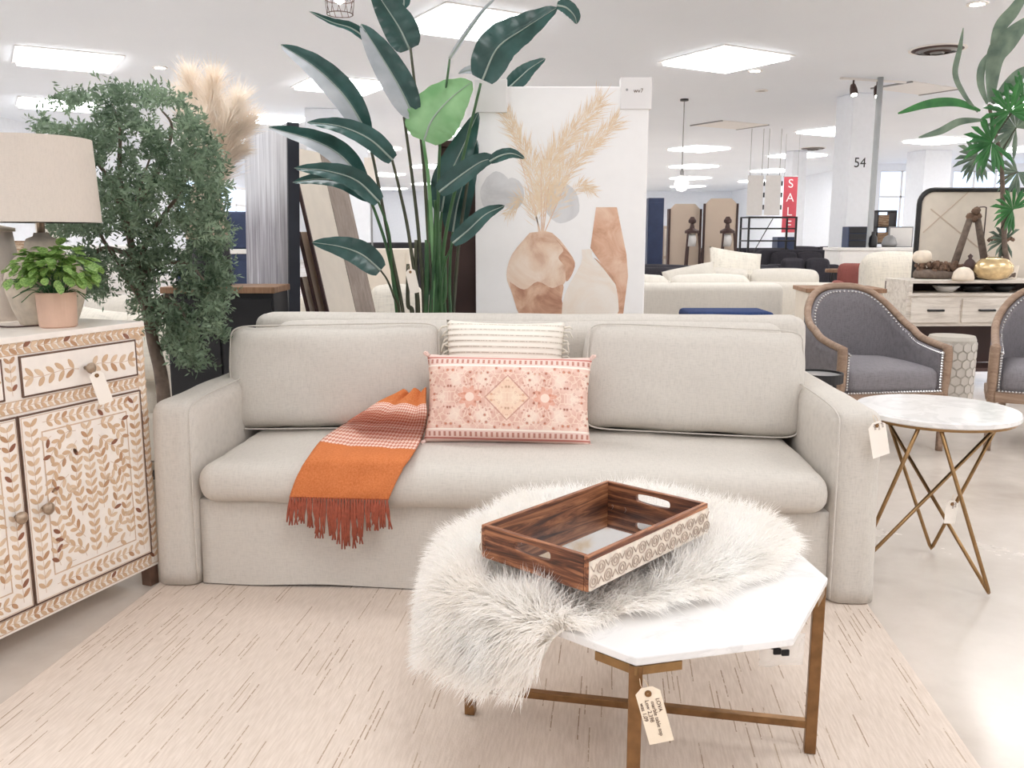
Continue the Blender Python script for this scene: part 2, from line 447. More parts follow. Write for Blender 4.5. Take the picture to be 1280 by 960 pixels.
def m_pink():
    k = NT('pink_medallion_print'); tc = k.n('ShaderNodeTexCoord'); sep = k.n('ShaderNodeSeparateXYZ')
    k.l(tc.outputs['Object'], sep.inputs[0])
    X, Z = sep.outputs[0], sep.outputs[2]
    ax = k.math('ABSOLUTE', X)
    # mirrored kaleidoscope coordinates
    def wave(s, kx, kz, ph=0):
        a = k.math('SINE', k.math('ADD', k.math('MULTIPLY', ax, kx), ph)); b = k.math('COSINE', k.math('MULTIPLY', Z, kz))
        return k.math('MULTIPLY', a, b)
    vo = k.n('ShaderNodeTexVoronoi'); vo.inputs['Scale'].default_value = 58; vo.inputs['Randomness'].default_value = .75
    cb = k.n('ShaderNodeCombineXYZ'); k.l(k.math('PINGPONG', ax, .105), cb.inputs[0]); k.l(k.math('ABSOLUTE', Z), cb.inputs[1])
    k.l(cb.outputs[0], vo.inputs['Vector'])
    vo2 = k.n('ShaderNodeTexVoronoi'); vo2.feature = 'DISTANCE_TO_EDGE'; vo2.inputs['Scale'].default_value = 42
    k.l(cb.outputs[0], vo2.inputs['Vector'])
    base = k.ramp(k.math('ADD', k.math('MULTIPLY', wave(0, 60, 46), .25), k.noise(cb.outputs[0], 22, 3)),
                  [(.3, srgb((226, 184, 168))), (.5, srgb((236, 202, 188))), (.66, srgb((242, 220, 206)))])
    lines = k.math('LESS_THAN', vo2.outputs['Distance'], .05)
    col = k.mix(k.math('MULTIPLY', lines, .55), base, srgb((250, 232, 216)))
    dots = k.math('LESS_THAN', vo.outputs['Distance'], .24)
    dcol = k.ramp(k.noise(cb.outputs[0], 60, 2), [(.42, srgb((160, 92, 72))), (.55, srgb((206, 128, 100))), (.68, srgb((240, 206, 150)))], 'CONSTANT')
    col = k.mix(k.math('MULTIPLY', dots, .9), col, dcol)
    rings = k.math('COMPARE', vo.outputs['Distance'], .33, .035)
    col = k.mix(k.math('MULTIPLY', rings, .6), col, srgb((190, 120, 100)))
    # central diamond and side medallions
    dia = k.math('ADD', ax, k.math('ABSOLUTE', Z))
    col = k.mix(k.math('MULTIPLY', k.math('LESS_THAN', dia, .075), .35), col, srgb((250, 226, 190)))
    col = k.mix(k.math('MULTIPLY', k.math('COMPARE', dia, .080, .003), .6), col, srgb((186, 124, 102)))
    cx = k.math('SUBTRACT', ax, .135)
    rr = k.math('SQRT', k.math('ADD', k.math('MULTIPLY', cx, cx), k.math('MULTIPLY', Z, Z)))
    ang = k.math('SINE', k.math('MULTIPLY', k.math('ARCTAN2', Z, cx), 8))
    ro = k.math('LESS_THAN', rr, k.math('ADD', .036, k.math('MULTIPLY', ang, .007)))
    col = k.mix(k.math('MULTIPLY', ro, .6), col, srgb((224, 154, 130)))
    col = k.mix(k.math('LESS_THAN', rr, .016), col, srgb((246, 222, 208)))
    # border bands top and bottom
    az = k.math('ABSOLUTE', k.math('ADD', Z, .0))
    band = k.math('GREATER_THAN', az, .112)
    bw = k.math('GREATER_THAN', k.math('SINE', k.math('MULTIPLY', X, 330)), .2)
    bcol = k.mix(k.math('MULTIPLY', bw, k.math('COMPARE', az, .132, .008)), srgb((236, 208, 198)), srgb((196, 140, 126)))
    bcol = k.mix(k.math('COMPARE', az, .116, .003), bcol, srgb((252, 240, 230)))
    bcol = k.mix(k.math('COMPARE', az, .147, .003), bcol, srgb((200, 130, 120)))
    col = k.mix(band, col, bcol)
    k.bump(k.noise(k.coord((200, 200, 200)), 1, 2), .25, .002)
    return k.set(col, .9, 0, .15)
M['pink'] = m_pink()
def m_stripe():
    k = NT('ivory_rib_stripe'); tc = k.n('ShaderNodeTexCoord'); sep = k.n('ShaderNodeSeparateXYZ')
    k.l(tc.outputs['Object'], sep.inputs[0])
    z = k.math('FRACT', k.math('MULTIPLY', sep.outputs[2], 44))
    ln = k.math('LESS_THAN', z, .16)
    nz = k.math('GREATER_THAN', k.noise(k.coord((160, 30, 30)), 1, 2), .47)
    col = k.mix(k.math('MULTIPLY', ln, k.math('ADD', .2, k.math('MULTIPLY', nz, .5))), srgb((240, 233, 222)), srgb((176, 162, 146)))
    k.bump(k.math('SINE', k.math('MULTIPLY', sep.outputs[2], 276)), .5, .004)
    return k.set(col, .95, 0, .1)
M['stripe'] = m_stripe()
def m_throw():
    k = NT('orange_throw'); tc = k.n('ShaderNodeTexCoord'); sep = k.n('ShaderNodeSeparateXYZ')
    k.l(tc.outputs['UV'], sep.inputs[0]); U, W = sep.outputs[0], sep.outputs[1]
    du = k.math('ABSOLUTE', k.math('SUBTRACT', k.math('FRACT', k.math('MULTIPLY', U, 26)), .5))
    dv = k.math('ABSOLUTE', k.math('SUBTRACT', k.math('FRACT', k.math('MULTIPLY', W, 44)), .5))
    dm = k.math('GREATER_THAN', k.math('ADD', du, dv), .5)
    pat = k.mix(dm, srgb((236, 206, 192)), srgb((204, 136, 116)))
    org = k.ramp(k.noise(k.coord((60, 60, 60)), 3, 4), [(.3, srgb((196, 112, 64))), (.7, srgb((214, 132, 84)))])
    fac = k.math('MULTIPLY', k.math('GREATER_THAN', W, .17), k.math('LESS_THAN', W, .52))
    col = k.mix(fac, org, pat)
    k.bump(k.noise(k.coord((300, 300, 300)), 1, 2), .4, .002)
    return k.set(col, .95, 0, .1)
M['throw'] = m_throw()
M['fringe'] = plain('rust_fringe', (154, 80, 60), .95, var=.2, scale=90)
def m_burnt():
    k = NT('burnt_pine'); v = k.coord((2.2, 30, 30))
    f = k.noise(v, 1.2, 6, .65, 1.6)
    g = k.noise(k.coord((3, 3, 3)), 2.5, 2)
    h = k.math('ADD', k.math('MULTIPLY', f, .8), k.math('MULTIPLY', g, .2))
    col = k.ramp(h, [(.36, srgb((44, 25, 19))), (.45, srgb((108, 62, 40))), (.54, srgb((170, 112, 76))), (.64, srgb((206, 154, 112)))])
    k.bump(h, .25, .002)
    return k.set(col, .5)
M['burnt'] = m_burnt()
M['tray_white'] = plain('tray_whitewash', (226, 214, 200), .7, var=.12, scale=40)
M['tray_dark'] = plain('tray_carving_tan', (186, 168, 154), .8)  # greyish tan scrolls on the whitewashed carved strip
M['mirror'] = plain('mirror_base', (226, 226, 226), .04, 1.0, var=.01)
M['inlay_white'] = plain('inlay_white', (244, 236, 228), .35, var=.03, scale=30)
M['inlay_line'] = plain('inlay_line', (206, 178, 152), .4, var=.12, scale=60)
M['inlay_edge'] = plain('inlay_dark_edge', (106, 80, 66), .5, var=.2, scale=30)
INL = [plain('inlay_leaf_tan', (208, 176, 144), .35, var=.06, scale=50), plain('inlay_leaf_light', (220, 194, 166), .35, var=.06, scale=50),
       plain('inlay_leaf_brown', (186, 146, 112), .35, var=.1, scale=50), plain('inlay_leaf_dark', (140, 92, 70), .35, var=.12, scale=50)]
M['canvas'] = plain('white_canvas', (246, 245, 245), .8, var=.01, scale=20)
M['card'] = plain('white_foam_corner', (232, 230, 230), .7, var=.01)
def m_wc(name, c1, c2, c3, sc=9):
    k = NT(name); f = k.noise(k.coord(), sc, 6, .6, 1.0)
    return k.set(k.ramp(f, [(.34, srgb(c1)), (.5, srgb(c2)), (.66, srgb(c3))]), .85)
M['wc_vase'] = m_wc('watercolour_sienna', (206, 164, 138), (232, 206, 184), (242, 224, 208), 5)
M['wc_vase_low'] = m_wc('watercolour_umber', (170, 122, 100), (206, 162, 136), (228, 194, 168), 7)
M['wc_tall'] = m_wc('watercolour_rust', (196, 148, 120), (220, 178, 152), (234, 204, 182), 7)
M['wc_pale'] = m_wc('watercolour_cream', (240, 226, 212), (243, 235, 226), (246, 240, 234), 5)
M['wc_grey'] = m_wc('watercolour_grey', (206, 206, 208), (220, 220, 222), (230, 230, 231), 5)
M['wc_grass'] = m_wc('watercolour_ochre', (226, 202, 172), (234, 212, 184), (240, 224, 202), 20)
M['window'] = emit('daylit_window', (.66, .79, 1.0, 1), 1.0)
M['board_frame'] = wood('board_frame_wood', (126, 112, 104), (152, 138, 128), (172, 158, 148), 1.2, 'z', .7)
k_ = NT('clear_plastic'); k_.set((.95, .93, .9, 1), .15); k_.b.inputs['Alpha'].default_value = .28; M['plastic'] = k_.m
k_ = NT('clear_globe'); k_.set((1, 1, 1, 1), .05); k_.b.inputs['Alpha'].default_value = .35
k_.b.inputs['Emission Color'].default_value = (1, .96, .9, 1); k_.b.inputs['Emission Strength'].default_value = .5; M['globe'] = k_.m

# ------------------------------------------------------------------ large structure
X0, X1, Y0, Y1 = ROOM
struct('floor', MB().span((X0 - .2, Y0 - .2, -.1), (X1 + .2, Y1 + .2, 0)), M['floor'])
struct('ceiling', MB().span((X0 - .2, Y0 - .2, CEIL), (X1 + .2, Y1 + .2, CEIL + .12)), M['ceiling'])
struct('wall_left', MB().span((X0 - .2, Y0, 0), (X0, Y1, CEIL)), M['wall'])
struct('wall_right', MB().span((X1, Y0, 0), (X1 + .2, Y1, CEIL)), M['wall'])
struct('wall_back', MB().span((X0, Y0 - .2, 0), (X1, Y0, CEIL)), M['wall'])
struct('wall_far', MB().span((X0, Y1, 0), (X1, Y1 + .2, CEIL)), M['wall'])
# the projecting bay on the right with its tall daylit windows
bay = MB()
bay.span((11.2, 28, 0), (X1, 28.3, 1.25)); bay.span((11.2, 28, 3.25), (X1, 28.3, CEIL)); bay.span((11.2, 28.3, 0), (11.5, Y1, CEIL))
for x in (11.2, 13.05, 16.0, 18.6, 21.6, 24.6, 27.6): bay.span((x, 28, 1.25), (x + (.9 if x == 13.05 else .45), 28.3, 3.25))
struct('wall_front', bay, M['wall'])
def window(n, a, b, axis='x', pos=28.0, z0=1.25, z1=3.25, bars=3):
    if axis == 'x':
        o = MB().span((a, pos + .12, z0), (b, pos + .14, z1)).build('window_%d' % n, M['window'])
        g = MB()
        for i in range(bars + 1):
            x = a + (b - a) * i / bars; g.span((x - .03, pos + .06, z0), (x + .03, pos + .11, z1))
        for z in (z0, (z0 * .4 + z1 * .6), z1): g.span((a, pos + .06, z - .03), (b, pos + .11, z + .03))
    else:
        o = MB().span((pos - .03, a, z0), (pos + .01, b, z1)).build('window_%d' % n, M['window'])
        g = MB()
        for i in range(bars + 1):
            y = a + (b - a) * i / bars; g.span((pos + .02, y - .04, z0), (pos + .08, y + .04, z1))
        for z in (z0, (z0 + z1) / 2, z1): g.span((pos + .02, a, z - .04), (pos + .08, b, z + .04))
    o['kind'] = 'structure'
    g.build('window_frame', M['white'], o)
window(1, 11.65, 13.05, bars=2); window(2, 13.95, 16.0); window(3, 16.45, 18.6); window(4, 19.05, 21.6)
window(5, 25.5, 33.0, 'y', X0, 1.7, 2.9, 4)
b_ = MB(); b_.span((X0, Y1 - .02, 0), (X1, Y1, .14)); b_.build('baseboard_far', M['white'])['kind'] = 'structure'
b_ = MB(); b_.span((X0, Y0, 0), (X0 + .02, Y1, .14)); b_.build('baseboard_left', M['white'])['kind'] = 'structure'

# ceiling light panels that are in view
lab = {(0, 0): 'white square ceiling light panel right above the tall potted plant',
       (1, 0): 'square ceiling light panel directly right above the framed vase picture',
       (-1, 1): 'long bright ceiling light panel above the green tree at far left',
       (-1, 2): 'ceiling light panel showing just above the crown of the leafy tree',
       (0, 2): 'ceiling light panel just above the tall grey weathered panel',
       (3, 1): 'ceiling light panel left of the column numbered 54',
       (3, 2): 'ceiling light panel right beside the globe pendant',
       (4, 1): 'ceiling light panel right of the grey pole, above the framed mirror',
       (1, 3): 'ceiling light panel seen between the tall plant stems',
       (0, 1): 'ceiling light panel behind the left leaves of the tall plant'}
frame_me = panel_me = None
for (x, y, ia, ib) in panel_seen:
    t = thing('ceiling_light', lab.get((ia, ib), 'square white light panel in the ceiling further back in the store'), 'ceiling light', (x, y, CEIL), R(31), 'ceiling light panels')
    if (ia, ib) in lab: del t['group']
    if frame_me is None:
        h = PANEL / 2; f = MB()
        for sx in (-1, 1):
            f.span((sx * h, -h - .05, -.012), (sx * (h + .05), h + .05, .0)); f.span((-h, sx * h, -.012), (h, sx * (h + .05), .0))
        frame_me = f.build('frame', M['white'], t).data
        panel_me = MB().span((-h, -h, -.05), (h, h, -.002)).build('diffuser', M['light'], t).data  # dropped below the ceiling so its glowing sides brighten the ceiling too
        bulb_me = MB().lathe([(.0, -.05), (.035, -.04), (.04, -.01)], 10).build('bulb', M['bulb'], t, loc=(9, 9, 9)).data
        bpy.data.objects.remove([c for c in t.children if c.name.startswith('bulb')][0])
    else:
        link('frame', frame_me, None, t); link('diffuser', panel_me, None, t)
    if y < 18:
        for a in range(4): link('bulb', bulb_me, None, t, loc=(.12 * cos(a * pi / 2 + .5), .12 * sin(a * pi / 2 + .5), -.05))
# white columns
def column(px, Y, wd, name='column', label='', num=None):
    x = at(px, 240, Y).x
    t = tag(MB().span((-wd / 2, -wd / 2, 0), (wd / 2, wd / 2, CEIL)).build(name, M['wall'], None, bev=.02, loc=(x, Y, 0), rot=(0, 0, R(10))), label, 'column')
    t['kind'] = 'structure'
    if num: text(num, 'lettering', .22, M['black'], t, (-.06, -wd / 2 - .004, 2.38), (pi / 2, 0, 0))
    return t
column(1066, 14.6, .5, label='white column numbered 54 behind the grey pole', num='54')
column(993, 24, .42, label='white column beside the red sale banner')
column(1158, 24, .8, label='wide white column left of the black framed mirror')
column(424, 16.6, 1.1, label='white column behind the leaning boards and tall plant')
pl = MB().tube([(0, 0, 0), (0, 0, CEIL)], .042, 12).build('pole', M['pole'], None, smooth=True, loc=(at(1091, 240, 13).x, 13, 0))
tag(pl, 'slim grey metal pole from floor to ceiling', 'pole')

# ------------------------------------------------------------------ rug
rg = MB().rbox((1.22, 1.6, .006), .005, n=2, q=2).build('area_rug', M['rug'], None, loc=(-.075 - .125, 1.33, .0065), rot=(0, 0, R(-6.5)))
tag(rg, 'large cream woven rug with short tan dashes under the sofa and coffee table', 'rug')

# ------------------------------------------------------------------ sofa
SOFA = thing('sofa', 'long oat linen slipcovered sofa with track arms in the foreground', 'sofa', (-.02, 2.785, .013), R(-3.9))
def to_sofa(p):
    return SOFA_M.inverted() @ V(p)
SOFA_M = Matrix.Translation((-.02, 2.785, .013)) @ Matrix.Rotation(R(-3.9), 4, 'Z')
s = MB()
rows = []
zz = [.004, .02, .06, .12, .18, .24, .29, .305]
def skirt_ring(z):
    fl = (.31 - z) * .05
    ring = []
    for i in range(61):
        x = -1.07 + 2.14 * i / 60
        y = .035 - fl + .006 * noise.noise(V((x * 3.1, z * 4, 0))) + .004 * sin(x * 9) * (1 - z / .3)
        up = .012 * max(0, noise.noise(V((x * 2.3 + 5, 0, 0)))) if z < .03 else 0
        ring.append((x, y, z + up))
    for i in range(1, 16): ring.append((1.07, .035 + .88 * i / 15, z))
    for i in range(1, 21): ring.append((1.07 - 2.14 * i / 20, .915, z))
    for i in range(1, 15): ring.append((-1.07, .915 - .88 * i / 15, z))
    return ring
s.grid([skirt_ring(z) for z in zz], close=True)
s.v.append((0, .5, .305)); n_ = len(skirt_ring(.1)); o_ = (len(zz) - 1) * n_
for i in range(n_): s.f.append((o_ + i, o_ + (i + 1) % n_, len(s.v) - 1))
s.build('skirted_base', M['linen'], SOFA, smooth=True)
for sg in (-1, 1):
    a = MB().rbox((.078, .468, .35), .05, (.006, .004, .004), 12, .004, sg + 3)
    a.v = [(x, y, max(z - .05, -.35)) for x, y, z in a.v]
    a.v = [(x + (sg * .012 * (1 - (z + .35) / .7)), y + .004 * sin(z * 6), z) for x, y, z in a.v]
    a.build('arm', M['linen'], SOFA, smooth=True, loc=(sg * 1.142, .47, .354))
    # stitched seam down the front of the arm
    MB().tube(smoothpath([(sg * 1.078, -.001, .02), (sg * 1.076, -.003, .3), (sg * 1.074, .0, .57), (sg * 1.074, .04, .642), (sg * 1.074, .3, .6575), (sg * 1.074, .7, .6575)], 5), .003, 6).build('seam', M['linen'], SOFA, smooth=True)
MB().rbox((1.15, .09, .425), .05, (0, .01, .0), 14, .004, 9).build('back_frame', M['linen'], SOFA, smooth=True, loc=(.02, .865, .457))
MB().rbox((1.056, .345, .066), .058, (.0, .015, .026), 16, .006, 2).build('seat_cushion', M['linen'], SOFA, smooth=True, loc=(0, .315, .374))
pp = []
for sg in (-1, 1):
    MB().rbox((.53, .07, .215), .05, (.0, .03, .006), 12, .005, sg).build('rear_back_cushion', M['linen'], SOFA, smooth=True, loc=(sg * .50 + .02, .742, .645), rot=(R(-4), 0, 0))
for (cx, seed, rz, ry, hx) in ((-.712, 5, 2, -1.2, .418), (.678, 11, -1, 1.8, .410)):
    c = MB().rbox((hx, .075, .208), .06, (.012, .05, -.012), 14, .009, seed)
    co_ = c.build('back_cushion', M['linen'], SOFA, smooth=True, loc=(cx, .565, .655), rot=(R(-11), R(ry), R(rz)))
    for sy in (-1,):
        ring = []
        for k in range(64):
            a = 2 * pi * k / 64; ca, sa = cos(a), sin(a)
            e = .16
            ring.append((hx * .985 * abs(ca) ** e * (1 if ca > 0 else -1), sy * .062, .203 * abs(sa) ** e * (1 if sa > 0 else -1)))
        MB().tube(ring + ring[:1], .0032, 6, False).build('piping', M['linen'], co_, smooth=True)

# ------------------------------------------------------------------ throw pillows
pw = MB().pillow(.46, .45, .17, 20, .05, 3).build('throw_pillow', M['stripe'], None, smooth=True, weld=True, loc=(-.03, 3.30, .676), rot=(R(-13), R(1), R(-2)))
tag(pw, 'ivory ribbed stripe pillow with frayed edges behind the pink pillow', 'pillow')
fr = MB(); rnd = random.Random(4)
for sg in (-1, 1):
    for i in range(26):
        z = -.2 + .4 * i / 25
        p = V((sg * .222, 0, z)); l_ = rnd.uniform(.02, .04)
        fr.tube([p, p + V((sg * l_ * .7, rnd.uniform(-.01, .01), rnd.uniform(-.012, .008))), p + V((sg * l_, rnd.uniform(-.014, .01), -.01 + rnd.uniform(-.02, .01)))], [.005, .004, .002], 5)
fr.build('frayed_edge', M['ivory'], pw, smooth=True, kind='stuff')
pk = MB().pillow(.61, .325, .15, 22, .05, 8).build('throw_pillow', M['pink'], None, smooth=True, weld=True, loc=(-.014, 3.105, .630), rot=(R(-17), R(.8), R(-3)))
tag(pk, 'wide blush pink medallion print pillow at the middle of the sofa', 'pillow')
for sx in (-1, 1):
    for sz in (-1, 1):
        k_ = MB()
        for j in range(7):
            a = j * .9; k_.tube([(sx * .3, 0, sz * .158), (sx * (.312 + .006 * cos(a)), .008 * sin(a), sz * (.168 + .004 * sin(a * 2)))], [.007, .004], 5)
        k_.build('corner_tuft', M['pink'], pk)

# ------------------------------------------------------------------ orange throw
rows_px = [  # left px, right px, depth left, depth right (on the cushion), lift
    ((500, 497), (533, 494), 3.25, 3.22, .475 + .075), ((478, 505), (533, 508), 3.18, 3.14, .535), ((455, 518), (534, 522), 3.10, 3.08, .51),
    ((430, 533), (531, 541), 0, 0, .485), ((404, 553), (521, 562), 0, 0, .484), ((386, 574), (511, 578), 0, 0, .476)]
L_, R_ = [], []
for l, r, yl, yr, z in rows_px:
    L_.append(at(l[0], l[1], yl) if yl else onz(l[0], l[1], z)); R_.append(at(r[0], r[1], yr) if yr else onz(r[0], r[1], z))
L_ += [at(374, 592, 2.805), at(366, 612, 2.79), at(363, 622, 2.79)]
R_ += [at(500, 594, 2.765), at(491, 613, 2.748), at(486, 625, 2.748)]
Lp, Rp = smoothpath(L_, 5), smoothpath(R_, 5)
NR, NC = len(Lp), 26
tv = MB(); rws = []
for i in range(NR):
    row = []
    for k in range(NC):
        u = k / (NC - 1); p = Lp[i].lerp(Rp[i], u)
        t = i / (NR - 1)
        bunch = .030 * max(0, 1 - t * 2.4) * abs(sin(u * pi * 2.3 + .4))
        wv_ = .010 * noise.noise(V((u * 4, t * 5, 1))) + .004 * noise.noise(V((u * 11, t * 3, 5)))
        dn = V((0, -.5, .85)) if t < .72 else V((0, -.95, .3))
        row.append(p + dn * (.006 + bunch + wv_ + .004))
    rws.append(row)
tv.grid(rws)
THR = tv.build('throw_blanket', M['throw'], None, smooth=True, solid=.006)
uvl = THR.data.uv_layers.new(name='UVMap')
for poly in THR.data.polygons:
    for li in poly.loop_indices:
        vi = THR.data.loops[li].vertex_index
        uvl.data[li].uv = ((vi % NC) / (NC - 1), (vi // NC) / (NR - 1))
tag(THR, 'burnt orange fringed throw draped over the sofa seat', 'throw')
rnd = random.Random(7)
NT_ = 34
for i in range(NT_):
    u = (i + .5) / NT_
    p = rws[-1][min(NC - 1, int(u * (NC - 1)))].lerp(rws[-1][min(NC - 1, int(u * (NC - 1)) + 1)], u * (NC - 1) % 1)
    drop = .088 + .05 * sin(pi * u) ** 2 + rnd.uniform(-.015, .015) + (.03 if .5 < u < .72 else 0)
    dx = rnd.uniform(-.015, .012)
    tz = MB()
    for s_ in (-1, 1):
        tz.tube([p + V((0, -.002, .004)), p + V((dx * .3 + s_ * .003, -.010, -drop * .35)), p + V((dx * .7 + s_ * .004 * cos(i), -.008, -drop * .7)), p + V((dx + s_ * .005, -.006, -drop))], [.0035, .0042, .004, .0025], 6)
    tz.build('fringe_tassel', M['fringe'], THR, smooth=True)

# ------------------------------------------------------------------ price tags
def price_tag(loc, wd, ht, roll, yaw, lines, label, mat='manila', knot=None, size=.011, slant=R(-90), group=None):
    """card tag with eyelet hanging from a string; local XZ plane, facing -Y; origin at the eyelet"""
    t = thing('price_tag', label, 'price tag', loc, 0, group); t.rotation_euler = (0, roll, yaw)
    c = wd * .28
    poly = [(-wd / 2 + c, .012), (wd / 2 - c, .012), (wd / 2, .012 - c * .8), (wd / 2, -ht + .012), (-wd / 2, -ht + .012), (-wd / 2, .012 - c * .8)]
    MX = Matrix.Rotation(pi / 2, 4, 'X')
    MB().prism(poly[::-1], -.0006, .0006, MX).build('card', M[mat], t)
    MB().lathe([(.0035, 0), (.0065, .0), (.0065, .0014), (.0035, .0014)], 14, M=Matrix.Translation((0, -.0006, 0)) @ Matrix.Rotation(pi / 2, 4, 'X')).build('eyelet', M['brassdk'], t)
    if knot:
        kp = Matrix.Rotation(yaw, 4, 'Z') @ Matrix.Rotation(roll, 4, 'Y')
        k2 = kp.inverted() @ (V(knot) - V(loc))
        st = MB()
        for s_ in (-.003, .003):
            st.tube(smoothpath([(0, -.002, 0), k2 * .5 + V((s_ * 2, -.004, .002)), k2 + V((s_, 0, 0))], 6), .0008, 5)
        st.build('string', M['string'], t)
    for i, ln in enumerate(lines):
        text(ln, 'handwriting', size, M['ink'], t, (wd * .3 - i * wd * .22, -.0014, -.012 - (i % 2) * .004), (pi / 2, slant, 0), .0001, align='LEFT')
    return t

# ------------------------------------------------------------------ coffee table
CT = thing('coffee_table', 'octagonal white marble coffee table on antique brass legs', 'coffee table', (.30, 1.96, .013))
pts = [(.23, 1.492), (.548, 1.573), (.722, 1.873), (.70, 2.14)]
pts = [(a - .30, b - 1.96) for a, b in pts]; OCT = pts + [(-a, -b) for a, b in pts]
ZT = .437
MB().prism(OCT, ZT - .018, ZT).build('marble_top', M['marble'], CT, bev=.003)
corner = [0, 2, 4, 6]
legs = []
for i in corner:
    p = V((*OCT[i], 0)); q1 = V((*OCT[i - 1], 0)); q2 = V((*OCT[(i + 1) % 8], 0))
    inn = -p.normalized()
    lp = p + inn * .016; legs.append(lp)
    a = atan2(p.y, p.x)
    MB().box((0, 0, ZT / 2 - .009), (.026, .026, ZT - .02), Matrix.Translation(lp) @ Matrix.Rotation(a, 4, 'Z')).build('leg', M['brassdk'], CT, bev=.002)
    br = MB()
    for q in (q1, q2):
        d = (q - p).normalized(); ang = atan2(d.y, d.x); nn = V((-d.y, d.x, 0)); nn = nn if nn.dot(inn) > 0 else -nn
        br.box((.047, 0, 0), (.095, .012, .018), Matrix.Translation(p + nn * .007 + V((0, 0, ZT - .028))) @ Matrix.Rotation(ang, 4, 'Z'))
    br.build('corner_bracket', M['brass'], CT, bev=.001)
    MB().lathe([(.011, 0), (.012, .008)], 12, tuple(lp - V((0, 0, .001)))).build('foot_pad', M['black'], CT)
for (a, b) in ((1, 3), (0, 2)):
    d = legs[b] - legs[a]
    MB().box((0, 0, 0), (d.length, .02, .018 if a else .017), Matrix.Translation((legs[a] + legs[b]) / 2 + V((0, 0, .072 if a else .0721))) @ Matrix.Rotation(atan2(d.y, d.x), 4, 'Z')).build('stretcher', M['brassdk'], CT, bev=.0015)
# clear packet with felt pads hanging under the right edge
pb = thing('plastic_packet', 'clear plastic packet of black felt pads taped under the marble table', 'packet', (.545, 1.63, .430), R(6))
MB().grid([[(x * .046, .003 * sin(x * 5 + z), -z * .068) for x in (-1, -.5, 0, .5, 1)] for z in (0, .33, .66, 1)]).build('bag', M['plastic'], pb, smooth=True, solid=.0012)
for (x, z) in ((-.018, -.022), (-.012, -.034), (.004, -.036)):
    MB().box((x, -.006 - .003 * (x > 0), z), (.017, .006, .014)).build('felt_pad', M['felt'], pb, bev=.003)
price_tag((.249, 1.463, .395), .046, .112, R(-16), R(-6), ['LOVA', 'marble table top', 'Low 2,398', 'was 1,09'], 'manila price tag with handwriting on the front coffee table leg', knot=(.240, 1.49, .41), size=.0105, slant=R(90))

# ------------------------------------------------------------------ sheepskin
ZF = ZT + .013 + .001
OW = [V((a + .30, b + 1.96)) for a, b in OCT]
def inside(p):
    for i in range(8):
        a, b = OW[i], OW[(i + 1) % 8]
        if (b - a).x * (p.y - a.y) - (b - a).y * (p.x - a.x) < 0: return False
    return True
def nearest(p):
    best = None
    for i in range(8):
        a, b = OW[i], OW[(i + 1) % 8]; d = b - a
        t = max(0, min(1, (p - a).dot(d) / d.length_squared)); q = a + d * t
        if best is None or (p - q).length < best[0]: best = ((p - q).length, q)
    return best
def drape(p):
    """flat hide coordinate -> point and outward normal when the hide lies on the table and folds over its edge"""
    if inside(p): return V((p.x, p.y, ZF + .001)), V((0, 0, 1))
    d, q = nearest(p); n = (p - q) / max(d, 1e-6); r = .03
    if d < r * pi / 2:
        a = d / r; return V((q.x + n.x * r * sin(a), q.y + n.y * r * sin(a), ZF + .006 - r * (1 - cos(a)))), V((n.x * sin(a), n.y * sin(a), cos(a)))
    e = d - r * pi / 2
    return V((q.x + n.x * (r + .04 * min(1, e * 4)), q.y + n.y * (r + .04 * min(1, e * 4)), ZF + .006 - r - e)), V((n.x, n.y, .12)).normalized()
HIDE = [V(p) for p in ((-.02, 1.535), (.10, 1.595), (.21, 1.665), (.33, 1.735), (.45, 1.80), (.57, 1.90), (.645, 2.0), (.68, 2.10), (.66, 2.22), (.56, 2.36), (.42, 2.47),
        (.24, 2.49), (.05, 2.44), (-.12, 2.34), (-.25, 2.18), (-.315, 2.0), (-.315, 1.84), (-.24, 1.69), (-.14, 1.585))]
def in_hide(p):
    c = False; n = len(HIDE); j = n - 1
    for i in range(n):
        a, b = HIDE[i], HIDE[j]
        if (a.y > p.y) != (b.y > p.y) and p.x < (b.x - a.x) * (p.y - a.y) / (b.y - a.y) + a.x: c = not c
        j = i
    return c
FUR = thing('sheepskin_throw', 'fluffy white sheepskin draped over the left of the marble table', 'sheepskin', (.30, 1.96, ZF))
hb = MB(); ctr = V((.15, 2.0)); hr = []
for i in range(13):
    t = .02 + .98 * i / 12
    row = []
    for k in range(72):
        a = k / 72 * len(HIDE); h0, h1 = HIDE[int(a) % len(HIDE)], HIDE[(int(a) + 1) % len(HIDE)]
        p = ctr.lerp(h0.lerp(h1, a % 1), t); q, n = drape(p); row.append(q - V((.30, 1.96, ZF)))
    hr.append(row)
hb.grid(hr, close=True).build('hide', M['hide'], FUR, smooth=True, solid=.004)
rnd = random.Random(11)
def strand(mb, p, d0, ln, wd, grav, rn, segs=3, curl=.3):
    side = d0.cross(V((rn.uniform(-1, 1), rn.uniform(-1, 1), rn.uniform(-1, 1)))).normalized()
    o = len(mb.v); d = d0.copy(); q = p.copy()
    for i in range(segs):
        w_ = wd * (1 - .75 * i / segs) / 2
        mb.v.append(tuple(q - side * w_)); mb.v.append(tuple(q + side * w_))
        q = q + d * (ln / segs); d = (d + V((rn.uniform(-curl, curl), rn.uniform(-curl, curl), -grav + rn.uniform(-curl, curl) * .5))).normalized()
    mb.v.append(tuple(q))
    for i in range(segs - 1): a = o + 2 * i; mb.f.append((a, a + 1, a + 3, a + 2))
    a = o + 2 * (segs - 1); mb.f.append((a, a + 1, a + 2))
fb = MB(); cnt = 0
